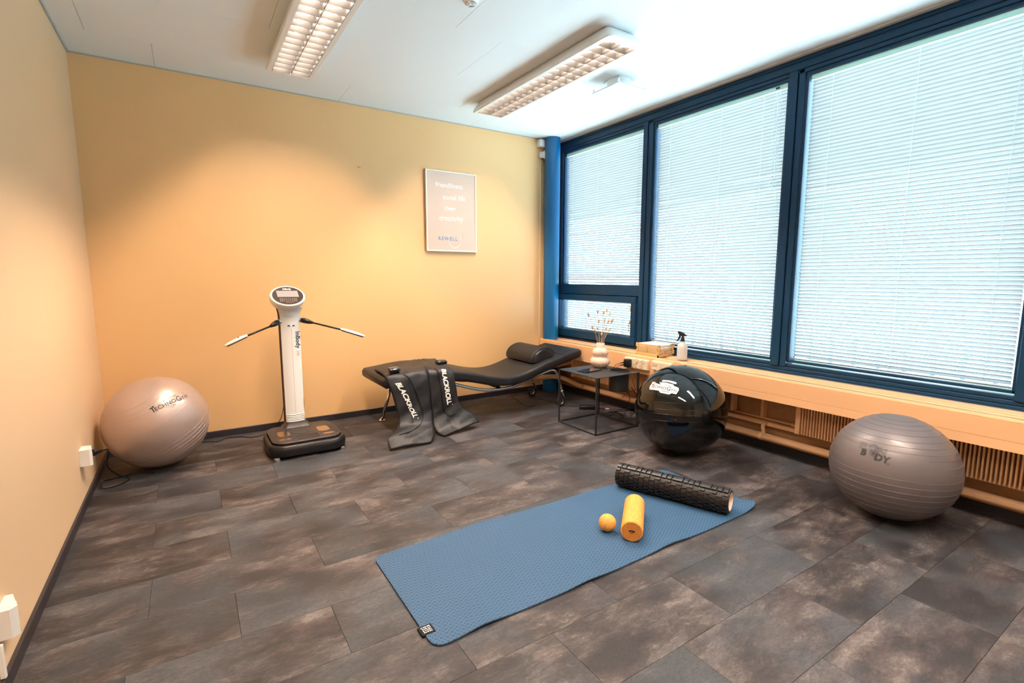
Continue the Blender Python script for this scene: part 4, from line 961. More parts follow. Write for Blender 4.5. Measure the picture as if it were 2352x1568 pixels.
# longitudinal bands: around the roller alternating "long blocks" and "small lugs"
def build_roller():
    proto = {}
    rotax = fd
    def place(kind, h, th, mk):
        if kind not in proto:
            o = obj('lug', mk(), m_foam, fo); proto[kind] = o
            # mesh around origin of roller axis: store relative to fr0
            me = o.data
            for v in me.vertices: v.co = v.co + fo.location - fr0
            o.location = fr0 - fo.location
        else: o = link('lug', proto[kind].data, fo)
        R = Matrix.Rotation(0, 3, 'X')
        q = Matrix.Rotation(-th*sgn*(1), 4, fd) if True else None
        o.rotation_mode = 'QUATERNION'; o.rotation_quaternion = (fpt(0, sgn*0, 1)-fr0).rotation_difference(fpt(0, sgn*th, 1)-fr0)
        o.location = (fr0 - fo.location) + fd*h
    pitch = FL/21.0; w_ = pitch*0.82; cnt = 0
    for band in range(2):
        base = 0.12 + band*PI
        # broad band
        h = 0.0; pat = ['s', 's', 'L', 's', 's', 's', 'L', 's', 's', 'L', 's', 's', 's', 'L', 's', 's', 's']
        hs = 0.002
        for p in pat:
            wd = pitch*2-0.004 if p == 'L' else pitch-0.0045
            if hs+wd > FL: break
            place('b'+p, hs, base, (lambda wd=wd: block(0, wd, -0.42, 0.42))); hs += wd+0.0040; cnt += 1
        # lugs over the rest of the half turn
        for rw in range(6):
            for c_ in range(21):
                th = base + 0.42 + 0.28 + rw*0.345 + (0.17 if c_ % 2 else 0.0) - 0.06
                if th > base + PI - 0.42: continue
                place('lug', 0.002+c_*pitch, th, (lambda: block(0, w_, -0.112, 0.112))); cnt += 1
    return cnt
build_roller()

# ------------------------------------------------------------------ couch
co = thing('massage_couch', 'wave shaped black padded couch on chrome legs and castors', 'couch', (2.65, -0.46, 0))
prof = [(1.690, 0.452), (1.80, 0.463), (1.95, 0.480), (2.08, 0.484), (2.20, 0.472), (2.34, 0.445), (2.50, 0.408), (2.62, 0.376), (2.72, 0.358), (2.81, 0.352), (2.91, 0.360), (3.02, 0.386), (3.14, 0.425), (3.28, 0.462), (3.44, 0.500), (3.605, 0.538)]
P = smooth_path([(x, 0, z) for x, z in prof], 4)
CY0, CY1, TH = -0.735, -0.170, 0.080
def couch_pad():
    bm = bmesh.new(); loops = []; n = len(P); r = 0.022
    for i, p in enumerate(P):
        d = (P[min(i+1, n-1)]-P[max(i-1, 0)]).normalized(); nn = Vector((-d.z, 0, d.x))
        sh = 0.0
        dist = min((P[i]-P[0]).length, (P[-1]-P[i]).length)
        if dist < r: sh = r - math.sqrt(max(0, r*r-(r-dist)**2))
        lp = []
        for (y, t) in rrect(CY1-CY0-2*sh, TH-2*sh, max(0.004, r-sh), 4):
            yy = (CY0+CY1)/2+y; tt = -TH/2+t
            bulge = 0.006*math.cos((yy-(CY0+CY1)/2)/(CY1-CY0)*PI) if t > 0 else 0
            lp.append(p + Vector((0, yy, 0)) + nn*(tt+bulge))
        loops.append(lp)
    loft(bm, loops); return bm
bm = couch_pad(); obj('mattress', bm, M_leather, co, smooth=True, auto=60)
# seam strap near the head end
def pad_at(x):
    for a, b in zip(P, P[1:]):
        if a.x <= x <= b.x:
            k = (x-a.x)/(b.x-a.x); d = (b-a).normalized(); return a+(b-a)*k, Vector((-d.z, 0, d.x))
p_, n_ = pad_at(3.40)
lp = [p_ + Vector((0, (CY0+CY1)/2+y, 0)) + n_*(-TH/2+t+(0.006*math.cos(y/(CY1-CY0)*PI) if t > 0 else 0)) for y, t in rrect(CY1-CY0+0.003, TH+0.003, 0.022, 5)]
obj('seam', tube(bmesh.new(), lp, 0.0025, 6, closed=True), M_leather, co, smooth=True)
# side rails of chrome tube
TP = [(1.90, 0.335), (2.05, 0.372), (2.18, 0.365), (2.30, 0.336), (2.44, 0.290), (2.55, 0.262), (2.64, 0.250), (2.74, 0.247), (2.84, 0.254), (2.94, 0.276), (3.04, 0.303), (3.14, 0.330), (3.22, 0.350), (3.275, 0.356), (3.315, 0.340), (3.345, 0.300), (3.365, 0.240), (3.39, 0.165), (3.42, 0.10), (3.437, 0.055)]
for y in (-0.700, -0.235):
    rr_ = [0.0125]*(len(TP)-3) + [0.011, 0.009, 0.008]
    pts = smooth_path([(x, y, z) for x, z in TP], 4); rad = [0.0125 if p.x < 3.37 else 0.0125-0.004*min(1, (p.x-3.37)/0.06) for p in pts]
    obj('side_rail', tube(bmesh.new(), pts, rad, 12), M_chrome, co, smooth=True)
    w = obj('castor', tube(bmesh.new(), [(3.385+0.040*math.cos(a), y, 0.052+0.040*math.sin(a)) for a in [2*PI*k/28 for k in range(28)]], 0.0115, 10, closed=True), M_rubber, co, smooth=True)
    obj('castor_rim', tube(bmesh.new(), [(3.385+0.0285*math.cos(a), y, 0.052+0.0285*math.sin(a)) for a in [2*PI*k/28 for k in range(28)]], 0.006, 8, closed=True), M_chrome, w, smooth=True)
    obj('leg_clamp', lathe(bmesh.new(), [(0.016, 0), (0.017, 0.010), (0.014, 0.022)], (3.392, y, 0.155), 12, axis=(0.35, 0, -0.9)), M_chrome, co, smooth=True)
    # foot end leg
    lg = obj('leg', tube(bmesh.new(), [(1.945, y, 0.36), (1.835, y, 0.012)], 0.014, 12), M_chrome, co, smooth=True)
    obj('foot_cap', lathe(bmesh.new(), [(0.028, 0), (0.028, 0.004), (0.018, 0.009), (0.013, 0.018)], (1.832, y, 0), 20), M_chrome, lg, smooth=True, auto=40)
for x, z in ((2.10, 0.370), (2.74, 0.247), (3.20, 0.345)): obj('cross_bar', tube(bmesh.new(), [(x, -0.700, z), (x, -0.235, z)], 0.010, 10), M_dark, co, smooth=True)
for x, z in ((2.10, 0.372), (2.74, 0.252), (3.20, 0.35)):
    for y in (-0.62, -0.30):
        p_, n_ = pad_at(x); obj('bracket', mkbox((x-0.02, y-0.015, z-0.003), (x+0.02, y+0.015, p_.z-TH+0.006)), M_dark, co)
obj('motor_stub', mkbox((3.035, -0.30, 0.20), (3.06, -0.27, 0.31), 0.004), M_dark, co)
# pillow: half round bolster lying across
def slope(x): p, n = pad_at(x); return p, n
pz, pn = pad_at(3.225); pd = Vector((pn.z, 0, -pn.x))
bm = bmesh.new(); loops = []
for k in range(19):
    t = k/18; y = -0.655 + 0.465*t; e = min(t, 1-t)*0.465; s = 1.0 if e > 0.03 else 0.80+0.20*math.sqrt(max(0, 1-(1-e/0.03)**2))
    lp = []
    for j in range(24):
        a = 2*PI*j/24; cx_ = 0.130*math.cos(a); cz_ = 0.098*max(0, math.sin(a))**0.85 if math.sin(a) > 0 else 0.012*math.sin(a)
        lp.append(pz + Vector((0, y, 0)) + pd*cx_*s + pn*(0.014+cz_*s))
    loops.append(lp)
loft(bm, loops)
pw = thing('bolster_pillow', 'black half round bolster pillow at the raised end of the couch', 'pillow', (pz.x, -0.42, pz.z))
obj('cushion', bm, M_leather, pw, smooth=True, auto=50)
for y, s_ in ((-0.654, 1), (-0.191, 1)):
    lp = [pz + Vector((0, y + (0.012 if y < -0.4 else -0.012), 0)) + pd*(0.124*math.cos(a)) + pn*(0.014+0.094*max(0, math.sin(a))**0.85) for a in [PI*k/20 for k in range(21)]]
    obj('piping', tube(bmesh.new(), lp, 0.003, 6), M_leather, pw, smooth=True)
tag(obj('power_cable', tube(bmesh.new(), smooth_path([(3.05, -0.285, 0.20), (3.07, -0.28, 0.12), (3.10, -0.32, 0.05), (3.13, -0.42, 0.006), (3.12, -0.53, 0.004), (3.18, -0.545, 0.004), (3.28, -0.45, 0.004), (3.36, -0.37, 0.004), (3.40, -0.42, 0.004), (3.40, -0.56, 0.004), (3.42, -0.68, 0.004), (3.47, -0.76, 0.004), (3.50, -0.84, 0.010)], 7), 0.0025, 6), M_dark, smooth=True), 'thin black cable curling on the floor under the couch head', 'cable')

# ------------------------------------------------------------------ compression boots draped over the couch
def boot(name, label, rowsL, rowsR, seed, textrows, slit=None):
    t = thing(name, label, 'compression boot', (sum(r[0] for r in rowsL)/len(rowsL), -0.75, 0), 'black compression boots draped over the couch')
    Lc = smooth_path(rowsL, 5); Rc = smooth_path(rowsR, 5); n = len(Lc); nu = 22; rnd = random.Random(seed)
    ph = [rnd.uniform(0, 6) for _ in range(6)]
    grid = []
    for i in range(n):
        a, b = Lc[i], Rc[i]; row = []; d = (b-a)
        j0 = max(0, i-1); j1 = min(n-1, i+1); tv = ((Lc[j1]+Rc[j1])-(Lc[j0]+Rc[j0])).normalized(); nn = d.normalized().cross(tv)
        if i == 0: pass
        if nn.y > 0 and abs(nn.y) > 0.3: nn = -nn
        if nn.z < 0 and abs(nn.z) > abs(nn.y): nn = -nn
        v = i/(n-1)
        for k in range(nu+1):
            u = k/nu; bul = math.sin(PI*u)**0.6
            w = 0.004*math.sin(9*u+ph[0]+6*v)*math.sin(14*v+ph[1]) + 0.004*math.sin(22*v+5*u+ph[2])*bul*(1 if v > 0.3 else 0.3) + 0.0025*math.sin(40*v+9*u+ph[3])
            pan = -0.007*math.exp(-((u-0.42)/0.03)**2)
            row.append(a+d*u + nn*(0.016*bul*(1-0.35*v if v > .25 else .5) + w + pan))
        grid.append((row, nn))
    V, F = [], []; th = 0.014
    for lay in (0, 1):
        for row, nn in grid:
            for p in row:
                q = p - nn*(th if lay else 0)
                if q.z < 0.003: q = Vector((q.x, q.y, 0.003+ (0 if lay else 0.004)))
                V.append(q)
    w_ = nu+1; N0 = n*w_
    for i in range(n-1):
        for k in range(nu):
            F.append((i*w_+k, i*w_+k+1, (i+1)*w_+k+1, (i+1)*w_+k)); F.append((N0+(i+1)*w_+k, N0+(i+1)*w_+k+1, N0+i*w_+k+1, N0+i*w_+k))
    for i in range(n-1):
        F.append((i*w_, (i+1)*w_, N0+(i+1)*w_, N0+i*w_)); F.append(((i+1)*w_+nu, i*w_+nu, N0+i*w_+nu, N0+(i+1)*w_+nu))
    for k in range(nu): F.append((k+1, k, N0+k, N0+k+1)); F.append(((n-1)*w_+k, (n-1)*w_+k+1, N0+(n-1)*w_+k+1, N0+(n-1)*w_+k))
    o = rawobj('fabric', V, F, M_nylon, t, smooth=True)
    def at(u, v, lift=0.002):
        fi = min(n-1.001, max(0, v*(n-1))); i = int(fi); fk = min(nu-0.001, max(0, u*nu)); k = int(fk); a = fi-i; b = fk-k
        g = lambda ii, kk: grid[min(ii, n-1)][0][min(kk, nu)]
        p = g(i, k)*(1-a)*(1-b) + g(i+1, k)*a*(1-b) + g(i, k+1)*(1-a)*b + g(i+1, k+1)*a*b
        return p + grid[i][1]*lift
    edge = [at(0, v/30, -0.005) for v in range(31)] + [at(u/10, 1, -0.005) for u in range(1, 11)] + [at(1, v/30, -0.005) for v in range(29, -1, -1)] + [at(u/10, 0, -0.005) for u in range(9, 0, -1)]
    for p in edge: p.z = max(p.z, 0.005)
    obj('piping', tube(bmesh.new(), edge, 0.0045, 6, closed=True), M_piping, t, smooth=True)
    return t, at
rA = [((1.736, -0.401, 0.476), (2.136, -0.251, 0.496)), ((1.725, -0.56, 0.482), (2.105, -0.45, 0.502)), ((1.712, -0.70, 0.480), (2.050, -0.66, 0.502)), ((1.708, -0.752, 0.462), (2.028, -0.755, 0.478)), ((1.722, -0.775, 0.415), (2.030, -0.775, 0.424)),
      ((1.745, -0.782, 0.333), (2.037, -0.782, 0.345)), ((1.765, -0.795, 0.236), (2.041, -0.79, 0.247)), ((1.778, -0.81, 0.165), (2.042, -0.80, 0.172)), ((1.757, -0.84, 0.110), (2.027, -0.84, 0.106)), ((1.692, -0.91, 0.090), (1.999, -0.92, 0.077)), ((1.633, -0.97, 0.075), (1.985, -0.965, 0.040)), ((1.632, -1.020, 0.020), (1.930, -1.022, 0.014))]
bA, atA = boot('compression_boot', 'left one of two black compression boots, toe reaching nearest the viewer', [a for a, b in rA], [b for a, b in rA], 3, None)
rB = [((2.070, -0.30, 0.496), (2.324, -0.245, 0.486)), ((2.065, -0.45, 0.502), (2.295, -0.45, 0.484)), ((2.045, -0.66, 0.502), (2.262, -0.68, 0.482)), ((2.036, -0.752, 0.480), (2.246, -0.752, 0.464)), ((2.035, -0.770, 0.424), (2.250, -0.772, 0.404)),
      ((2.041, -0.778, 0.345), (2.260, -0.778, 0.328)), ((2.046, -0.785, 0.245), (2.270, -0.785, 0.256)), ((2.049, -0.79, 0.170), (2.291, -0.79, 0.197)), ((2.046, -0.80, 0.119), (2.336, -0.80, 0.146)), ((2.040, -0.825, 0.064), (2.390, -0.82, 0.110)), ((2.052, -0.87, 0.030), (2.404, -0.84, 0.078)), ((2.085, -0.935, 0.014), (2.425, -0.855, 0.046))]
bB, atB = boot('compression_boot', 'right one of two black compression boots, nearer the couch middle', [a for a, b in rB], [b for a, b in rB], 9, None)
def boot_text(at, P0, P1, parent, hgt):
    # P0,P1: (u,v) start/end of the baseline centre
    vs_, fs, _ = glyphs('BLACKROLL', 0.1, 0.0042, spacing=0.98); x0 = min(p[0] for p in vs_); x1 = max(p[0] for p in vs_); y0 = min(p[1] for p in vs_); y1 = max(p[1] for p in vs_)
    A, B = at(*P0), at(*P1); Ld = (B-A).length; V = []
    wl = (at(1, (P0[1]+P1[1])/2)-at(0, (P0[1]+P1[1])/2)).length
    for p in vs_:
        s = (p[0]-x0)/(x1-x0); t = ((p[1]-y0)/(y1-y0)-0.5)*hgt/wl
        V.append(at(P0[0]+(P1[0]-P0[0])*s + t, P0[1]+(P1[1]-P0[1])*s, 0.0045))
    rawobj('lettering', V, fs, M_label, parent, smooth=True)
    c_ = at(P1[0]+0.5*hgt/wl, P1[1]+0.012, 0.0045); u_ = (at(P1[0]+0.7*hgt/wl, P1[1]+0.012, 0.0045)-c_).normalized(); w_ = (at(P1[0]+0.5*hgt/wl, P1[1]+0.03, 0.0045)-c_).normalized()
    rawobj('trademark_dot', [c_+u_*0.004*math.cos(a)+w_*0.004*math.sin(a) for a in [2*PI*k/10 for k in range(10)]], [tuple(range(10))], M_label, parent)
boot_text(atA, (0.20, 0.355), (0.46, 0.66), bA, 0.040)
boot_text(atB, (0.60, 0.270), (0.62, 0.600), bB, 0.044)
def pipe_line(at, pts, parent):
    q = smooth_path([(a, b, 0) for a, b in pts], 8); obj('seam_piping', tube(bmesh.new(), [at(p.x, p.y, 0.0025) for p in q], 0.0032, 6), M_piping, parent, smooth=True)
pipe_line(atA, [(0.40, 0.26), (0.50, 0.33), (0.58, 0.45), (0.66, 0.56), (0.70, 0.66), (0.62, 0.76), (0.42, 0.83), (0.2, 0.87)], bA)
pipe_line(atB, [(0.28, 0.24), (0.36, 0.34), (0.38, 0.45), (0.37, 0.58), (0.38, 0.68), (0.46, 0.75), (0.62, 0.74)], bB)
def device(c, ang, label):
    t = thing('boot_controller', label, 'controller', c, 'glossy controllers clipped to the boots')
    bm = bmesh.new(); lp = []
    for (w_, d_, z) in ((0.084, 0.060, 0.0), (0.092, 0.066, 0.006), (0.090, 0.064, 0.020), (0.074, 0.050, 0.028)):
        lp.append([(p[0], p[1], z) for p in rrect(w_, d_, 0.018, 4)])
    loft(bm, lp); bmesh.ops.rotate(bm, verts=bm.verts, cent=(0, 0, 0), matrix=Matrix.Rotation(ang, 3, 'Z') @ Matrix.Rotation(0.12, 3, 'X')); bmesh.ops.translate(bm, verts=bm.verts, vec=c); obj('casing', bm, M_gloss, t, smooth=True, auto=50)
    bm = mkbox((-0.045, -0.012, 0.006), (-0.010, 0.012, 0.030), 0.003); bmesh.ops.rotate(bm, verts=bm.verts, cent=(0, 0, 0), matrix=Matrix.Rotation(ang, 3, 'Z')); bmesh.ops.translate(bm, verts=bm.verts, vec=c); obj('clip', bm, M_dark, t)
    bm = mkbox((-0.025, 0.028, 0.004), (0.0, 0.045, 0.020), 0.002); bmesh.ops.rotate(bm, verts=bm.verts, cent=(0, 0, 0), matrix=Matrix.Rotation(ang, 3, 'Z')); bmesh.ops.translate(bm, verts=bm.verts, vec=c); obj('connector', bm, M_ivory, t)
device((1.782, -0.705, 0.500), 0.10, 'glossy black controller on the left compression boot')
device((2.222, -0.590, 0.502), 0.05, 'glossy black controller on the right compression boot')

# ------------------------------------------------------------------ side table
st = thing('side_table', 'square black metal side table with thin frame and hanging pot', 'table', (3.284, -1.30, 0))
x0, x1, y0, y1, hz, b_ = 3.062, 3.506, -1.530, -1.080, 0.447, 0.0062
for x in (x0, x1):
    for y in (y0, y1): obj('leg', mkbox((x-b_, y-b_, 0), (x+b_, y+b_, hz), 0.0012), M_black, st)
for a in (((x0, y0-b_, 0), (x1, y0+b_, 2*b_)), ((x0, y1-b_, 0), (x1, y1+b_, 2*b_)), ((x0-b_, y0, 0), (x0+b_, y1, 2*b_)), ((x1-b_, y0, 0), (x1+b_, y1, 2*b_))): obj('base_bar', mkbox(a[0], a[1], 0.001), M_black, st)
# top with round hole
hcx, hcy, hr = 3.447-0.02, -1.395, 0.080
bm = bmesh.new(); nseg = 48; outer = []
for k in range(nseg):
    a = 2*PI*k/nseg; dx, dy = math.cos(a), math.sin(a)
    ts = []
    if dx > 1e-9: ts.append((x1+b_-hcx)/dx)
    if dx < -1e-9: ts.append((x0-b_-hcx)/dx)
    if dy > 1e-9: ts.append((y1+b_-hcy)/dy)
    if dy < -1e-9: ts.append((y0-b_-hcy)/dy)
    t_ = min(ts); outer.append((hcx+dx*t_, hcy+dy*t_))
for cxy in ((x0-b_, y0-b_), (x1+b_, y0-b_), (x1+b_, y1+b_), (x0-b_, y1+b_)):
    k = min(range(nseg), key=lambda i: (outer[i][0]-cxy[0])**2+(outer[i][1]-cxy[1])**2); outer[k] = cxy
T, Bt = hz, hz-0.004
ot = [bm.verts.new((x, y, T)) for x, y in outer]; ob = [bm.verts.new((x, y, Bt)) for x, y in outer]
it = [bm.verts.new((hcx+hr*math.cos(2*PI*k/nseg), hcy+hr*math.sin(2*PI*k/nseg), T)) for k in range(nseg)]; ib_ = [bm.verts.new((hcx+hr*math.cos(2*PI*k/nseg), hcy+hr*math.sin(2*PI*k/nseg), Bt)) for k in range(nseg)]
for k in range(nseg):
    j = (k+1) % nseg
    bm.faces.new((ot[k], ot[j], it[j], it[k])); bm.faces.new((ob[j], ob[k], ib_[k], ib_[j])); bm.faces.new((ot[j], ot[k], ob[k], ob[j])); bm.faces.new((it[k], it[j], ib_[j], ib_[k]))
obj('tabletop', bm, M_black, st)
pt_ = thing('hanging_pot', 'round black metal pot sunk in the side table corner', 'pot', (hcx, hcy, 0.30))
bm = bmesh.new(); lathe(bm, [(0.0001, 0.285), (0.079, 0.285), (0.079, hz+0.0005), (0.088, hz+0.001), (0.088, hz+0.005), (0.076, hz+0.005), (0.076, 0.289), (0.0001, 0.289)], (hcx, hcy, 0), 48, cap=False); obj('pot_body', bm, M_black, pt_, smooth=True, auto=40)
# vase
va = thing('ribbed_vase', 'pale pink double bulb ribbed vase on the side table', 'vase', (3.413, -1.185, hz))
def rf(t, h): 
    k = max(0, 1-abs(h-0.045)/0.06)*0.045 + max(0, 1-abs(h-0.125)/0.05)*0.040
    return 1 + k*math.cos(18*t)
prof_v = [(0.038, 0.0), (0.050, 0.003), (0.064, 0.014), (0.078, 0.032), (0.082, 0.048), (0.078, 0.066), (0.066, 0.082), (0.052, 0.090), (0.056, 0.098), (0.063, 0.110), (0.0665, 0.125), (0.062, 0.142), (0.050, 0.156), (0.036, 0.166), (0.033, 0.172), (0.034, 0.205), (0.030, 0.205), (0.029, 0.170), (0.0001, 0.165)]
vc = (3.413, -1.185)
bm = bmesh.new(); lathe(bm, [(r, h) for r, h in prof_v], (vc[0], vc[1], hz), 108, rfun=rf, cap=True); obj('vase_body', bm, mat('vase_pink', (0.78, 0.55, 0.44), 0.55, var=0.08, var_scale=60), va, smooth=True)
m_stem = mat('dry_stem', (0.62, 0.42, 0.22), 0.8); m_tail = mat('bunny_tail', (0.66, 0.42, 0.25), 0.9, bump=0.6, bump_scale=500, sheen=0.4)
heads = [(3.294, -1.16, 0.896, 1), (3.369, -1.19, 0.925, 0), (3.428, -1.20, 0.915, 0), (3.452, -1.21, 0.928, 1), (3.500, -1.20, 0.898, 0), (3.391, -1.18, 0.842, 0), (3.440, -1.20, 0.845, 1), (3.466, -1.22, 0.838, 1), (3.528, -1.20, 0.835, 1), (3.512, -1.21, 0.842, 1), (3.330, -1.17, 0.786, 1), (3.352, -1.18, 0.762, 0), (3.388, -1.17, 0.780, 1), (3.470, -1.19, 0.775, 0), (3.490, -1.21, 0.763, 1), (3.410, -1.20, 0.735, 0)]
for i, (x, y, z, w_) in enumerate(heads):
    g = thing('dried_grass', 'dried bunny tail grass stem standing in the ribbed vase', 'dried flower', (vc[0], vc[1], hz+0.16), 'dried bunny tail grasses in the vase')
    bx, by = vc[0]+(x-vc[0])*0.15, vc[1]+(y-vc[1])*0.15; top = Vector((x, y, z)); bot = Vector((bx, by, hz+0.168)); mid = (top+bot)/2 + Vector(((x-vc[0])*-0.06, 0, 0.01))
    sp_ = smooth_path([bot, mid, top - (top-mid).normalized()*0.020], 5); obj('stem', tube(bmesh.new(), sp_, 0.0011, 5), m_stem, g, smooth=True)
    d = (top-mid).normalized(); hL = 0.040 if w_ else 0.034; c0_ = top - d*0.022
    bm = bmesh.new(); lathe(bm, [(0.002, 0), (0.0058, hL*0.18), (0.0078, hL*0.42), (0.0068, hL*0.72), (0.0035, hL*0.92), (0.0008, hL)], c0_, 10, axis=d)
    for v in bm.verts: v.co += Vector((random.gauss(0, .0006), random.gauss(0, .0006), 0))
    obj('seed_head', bm, m_tail, g, smooth=True)
# tablet
tb = thing('tablet', 'black tablet lying on the side table in front of the vase', 'tablet', (3.22, -1.27, hz))
cq = [(3.121, -1.232), (3.133, -1.335), (3.319, -1.310), (3.305, -1.212)]
ctr = (sum(p[0] for p in cq)/4, sum(p[1] for p in cq)/4)
def ins_(k, z): return [(ctr[0]+(x-ctr[0])*k, ctr[1]+(y-ctr[1])*k, z) for x, y in cq]
bm = bmesh.new(); loft(bm, [ins_(0.99, hz+0.0005), ins_(1.0, hz+0.002), ins_(1.0, hz+0.0075), ins_(0.99, hz+0.0085)]); obj('shell', bm, M_dark, tb)
rawobj('screen', ins_(0.93, hz+0.0087), [(0, 1, 2, 3)], mat('tablet_glass', (0.02, 0.02, 0.025), 0.03, spec=0.9, coat=1.0, coat_rough=0.01), tb)
tag(obj('charging_cable', tube(bmesh.new(), smooth_path([(3.310, -1.262, hz+0.005), (3.335, -1.262, hz+0.006), (3.365, -1.275, hz+0.003), (3.42, -1.29, hz+0.003), (3.48, -1.31, hz+0.006), (3.53, -1.33, hz-0.01), (3.55, -1.34, hz-0.08), (3.56, -1.38, 0.26), (3.53, -1.36, 0.22), (3.50, -1.36, 0.20)], 6), 0.0018, 6), M_dark, smooth=True), 'thin black charging cable running from the tablet over the table', 'cable')

# ------------------------------------------------------------------ sockets on the sill cover
XS = 3.641
def socket_bank(y0, y1, z0, z1, lab):
    t = thing('power_outlet', lab, 'socket', (XS, (y0+y1)/2, z0)); d = 0.030
    bm = bmesh.new(); loft(bm, [[(XS-0.0003, (y0+y1)/2+p[0], (z0+z1)/2+p[1]) for p in rrect(y0-y1, z1-z0, 0.004, 2)], [(XS-d+0.004, (y0+y1)/2+p[0], (z0+z1)/2+p[1]) for p in rrect(y0-y1-0.004, z1-z0-0.004, 0.004, 2)], [(XS-d, (y0+y1)/2+p[0], (z0+z1)/2+p[1]) for p in rrect(y0-y1-0.012, z1-z0-0.012, 0.004, 2)]]); obj('housing', bm, M_ivory, t)
    return t, d
t_, d = socket_bank(-1.265, -1.525, 0.445, 0.528, 'long ivory socket strip with black plug on the ledge casing')
for y, z in ((-1.395, 0.462), (-1.410, 0.505), (-1.460, 0.462), (-1.478, 0.505)):
    z += 0.003
    o = obj('socket_cup', lathe(bmesh.new(), [(0.0195, 0.001), (0.0185, -0.001), (0.017, 0.004), (0.0001, 0.004)], (XS-d-0.0018, y, z-0.0), 24, axis=(1, 0, 0), cap=False), mat('cup_cream_shaded', (0.62, 0.44, 0.27), 0.5) if 'cup_cream_shaded' not in bpy.data.materials else bpy.data.materials['cup_cream_shaded'], t_, smooth=True)  # shading of the cup recess put into the colour, a darker cream
    obj('pin_hole', mkbox((XS-d-0.0025, y-0.003, z-0.011), (XS-d+0.001, y+0.003, z-0.006)), M_gasket, t_)
ch = thing('charger_plug', 'black charger plug in the ivory socket strip', 'plug', (XS-0.05, -1.33, 0.48))
bm = mkbox((XS-d-0.050, -1.362, 0.452), (XS-d-0.0015, -1.305, 0.520), 0.010, 3); obj('casing', bm, M_dark, ch, smooth=True, auto=50)
for k, z in enumerate((0.490, 0.470)):
    obj('strain_relief', tube(bmesh.new(), [(XS-0.075, -1.312+0.006*k, z), (XS-0.098, -1.290+0.004*k, z-0.008)], [0.006, 0.0035], 8), M_dark, ch, smooth=True)
tag(obj('charger_cable', tube(bmesh.new(), smooth_path([(XS-0.098, -1.290, 0.482), (XS-0.125, -1.262, 0.462), (XS-0.135, -1.250, 0.43), (XS-0.13, -1.248, 0.38), (XS-0.09, -1.30, 0.30), (XS-0.07, -1.38, 0.22), (XS-0.05, -1.33, 0.08), (XS-0.02, -1.26, 0.006), (XS-0.05, -1.16, 0.004)], 7), 0.0022, 6), M_dark, smooth=True), 'upper black cord hanging from the charger plug behind the table', 'cable')
tag(obj('charger_cable', tube(bmesh.new(), smooth_path([(XS-0.098, -1.286, 0.462), (XS-0.118, -1.272, 0.445), (XS-0.115, -1.270, 0.40), (XS-0.09, -1.34, 0.31), (XS-0.075, -1.40, 0.262), (XS-0.085, -1.46, 0.285), (XS-0.10, -1.45, 0.33), (XS-0.09, -1.42, 0.38)], 7), 0.0018, 6), M_dark, smooth=True), 'lower black cord hanging from the charger plug beside the pot', 'cable')
t_, d = socket_bank(-1.565, -1.760, 0.462, 0.538, 'short ivory data socket plate half hidden by the black ball')
for k, y in enumerate((-1.590, -1.617)):
    obj('data_port', mkbox((XS-d-0.001, y-0.009, 0.496), (XS-d+0.002, y+0.009, 0.514)), M_creamd, t_); obj('port_shutter', mkbox((XS-d-0.0015, y-0.007, 0.498), (XS-d+0.002, y+0.007, 0.508)), M_ivory, t_)
    obj('label_strip', mkbox((XS-d-0.001, y-0.008, 0.476), (XS-d+0.002, y+0.008, 0.484)), M_label, t_)
obj('keyhole', lathe(bmesh.new(), [(0.004, -0.001), (0.004, 0.002)], (XS-d, -1.662, 0.492), 10, axis=(1, 0, 0)), M_gasket, t_)
obj('cover_line', mkbox((XS-d-0.0008, -1.690, 0.514), (XS-d+0.001, -1.650, 0.5152)), M_creamd, t_)

# ------------------------------------------------------------------ crate and spray bottle on the sill
m_crate = mat('crate_yellow', (0.80, 0.50, 0.20), 0.4)
ZS = 0.5567
cr = thing('folding_crate', 'small yellow plastic folding crate on the window ledge', 'crate', (3.785, -1.47, ZS))
cx0, cx1, cy0, cy1, cz0, cz1 = 3.668, 3.866, -1.575, -1.352, ZS, ZS+0.098
obj('crate_floor', mkbox((cx0, cy0, cz0), (cx1, cy1, cz0+0.006), 0.002), m_crate, cr)
def lattice(long_axis, a0, a1, fixed, thick, midbars):
    bm = bmesh.new()
    def bx(u0, u1, v0, v1):
        if long_axis == 'y': box(bm, (fixed, u0, v0), (fixed+thick, u1, v1))
        else: box(bm, (u0, fixed, v0), (u1, fixed+thick, v1))
    bx(a0, a1, cz0, cz0+0.026); bx(a0, a1, cz1-0.010, cz1)
    bx(a0, a0+0.014, cz0+0.026, cz1-0.010); bx(a1-0.014, a1, cz0+0.026, cz1-0.010)
    for m_ in midbars: bx(m_-0.003, m_+0.003, cz0+0.026, cz1-0.010)
    for zz in (cz0+0.046, cz0+0.067): bx(a0+0.014, a1-0.014, zz-0.002, zz+0.002)
    n = int((a1-a0-0.028)/0.011)
    for r_, (zb_, zt_) in enumerate(((cz0+0.026, cz0+0.044), (cz0+0.048, cz0+0.065), (cz0+0.069, cz1-0.010))):
        for k in range(n):
            u = a0+0.016+k*0.011; sl = 0.006
            P4 = [(u, zb_), (u+0.0045, zb_), (u+0.0045+sl, zt_), (u+sl, zt_)]
            if P4[2][0] > a1-0.012: continue
            if long_axis == 'y': prism(bm, P4, lambda s, t: (fixed, s, t), None, (thick, 0, 0))
            else: prism(bm, P4, lambda s, t: (s, fixed, t), None, (0, thick, 0))
    return bm
obj('side_wall', lattice('y', cy0, cy1, cx0, 0.003, (-1.465,)), m_crate, cr); obj('side_wall', lattice('y', cy0, cy1, cx1-0.003, 0.003, (-1.465,)), m_crate, cr)
obj('end_wall', lattice('x', cx0, cx1, cy1-0.003, 0.003, ()), m_crate, cr)
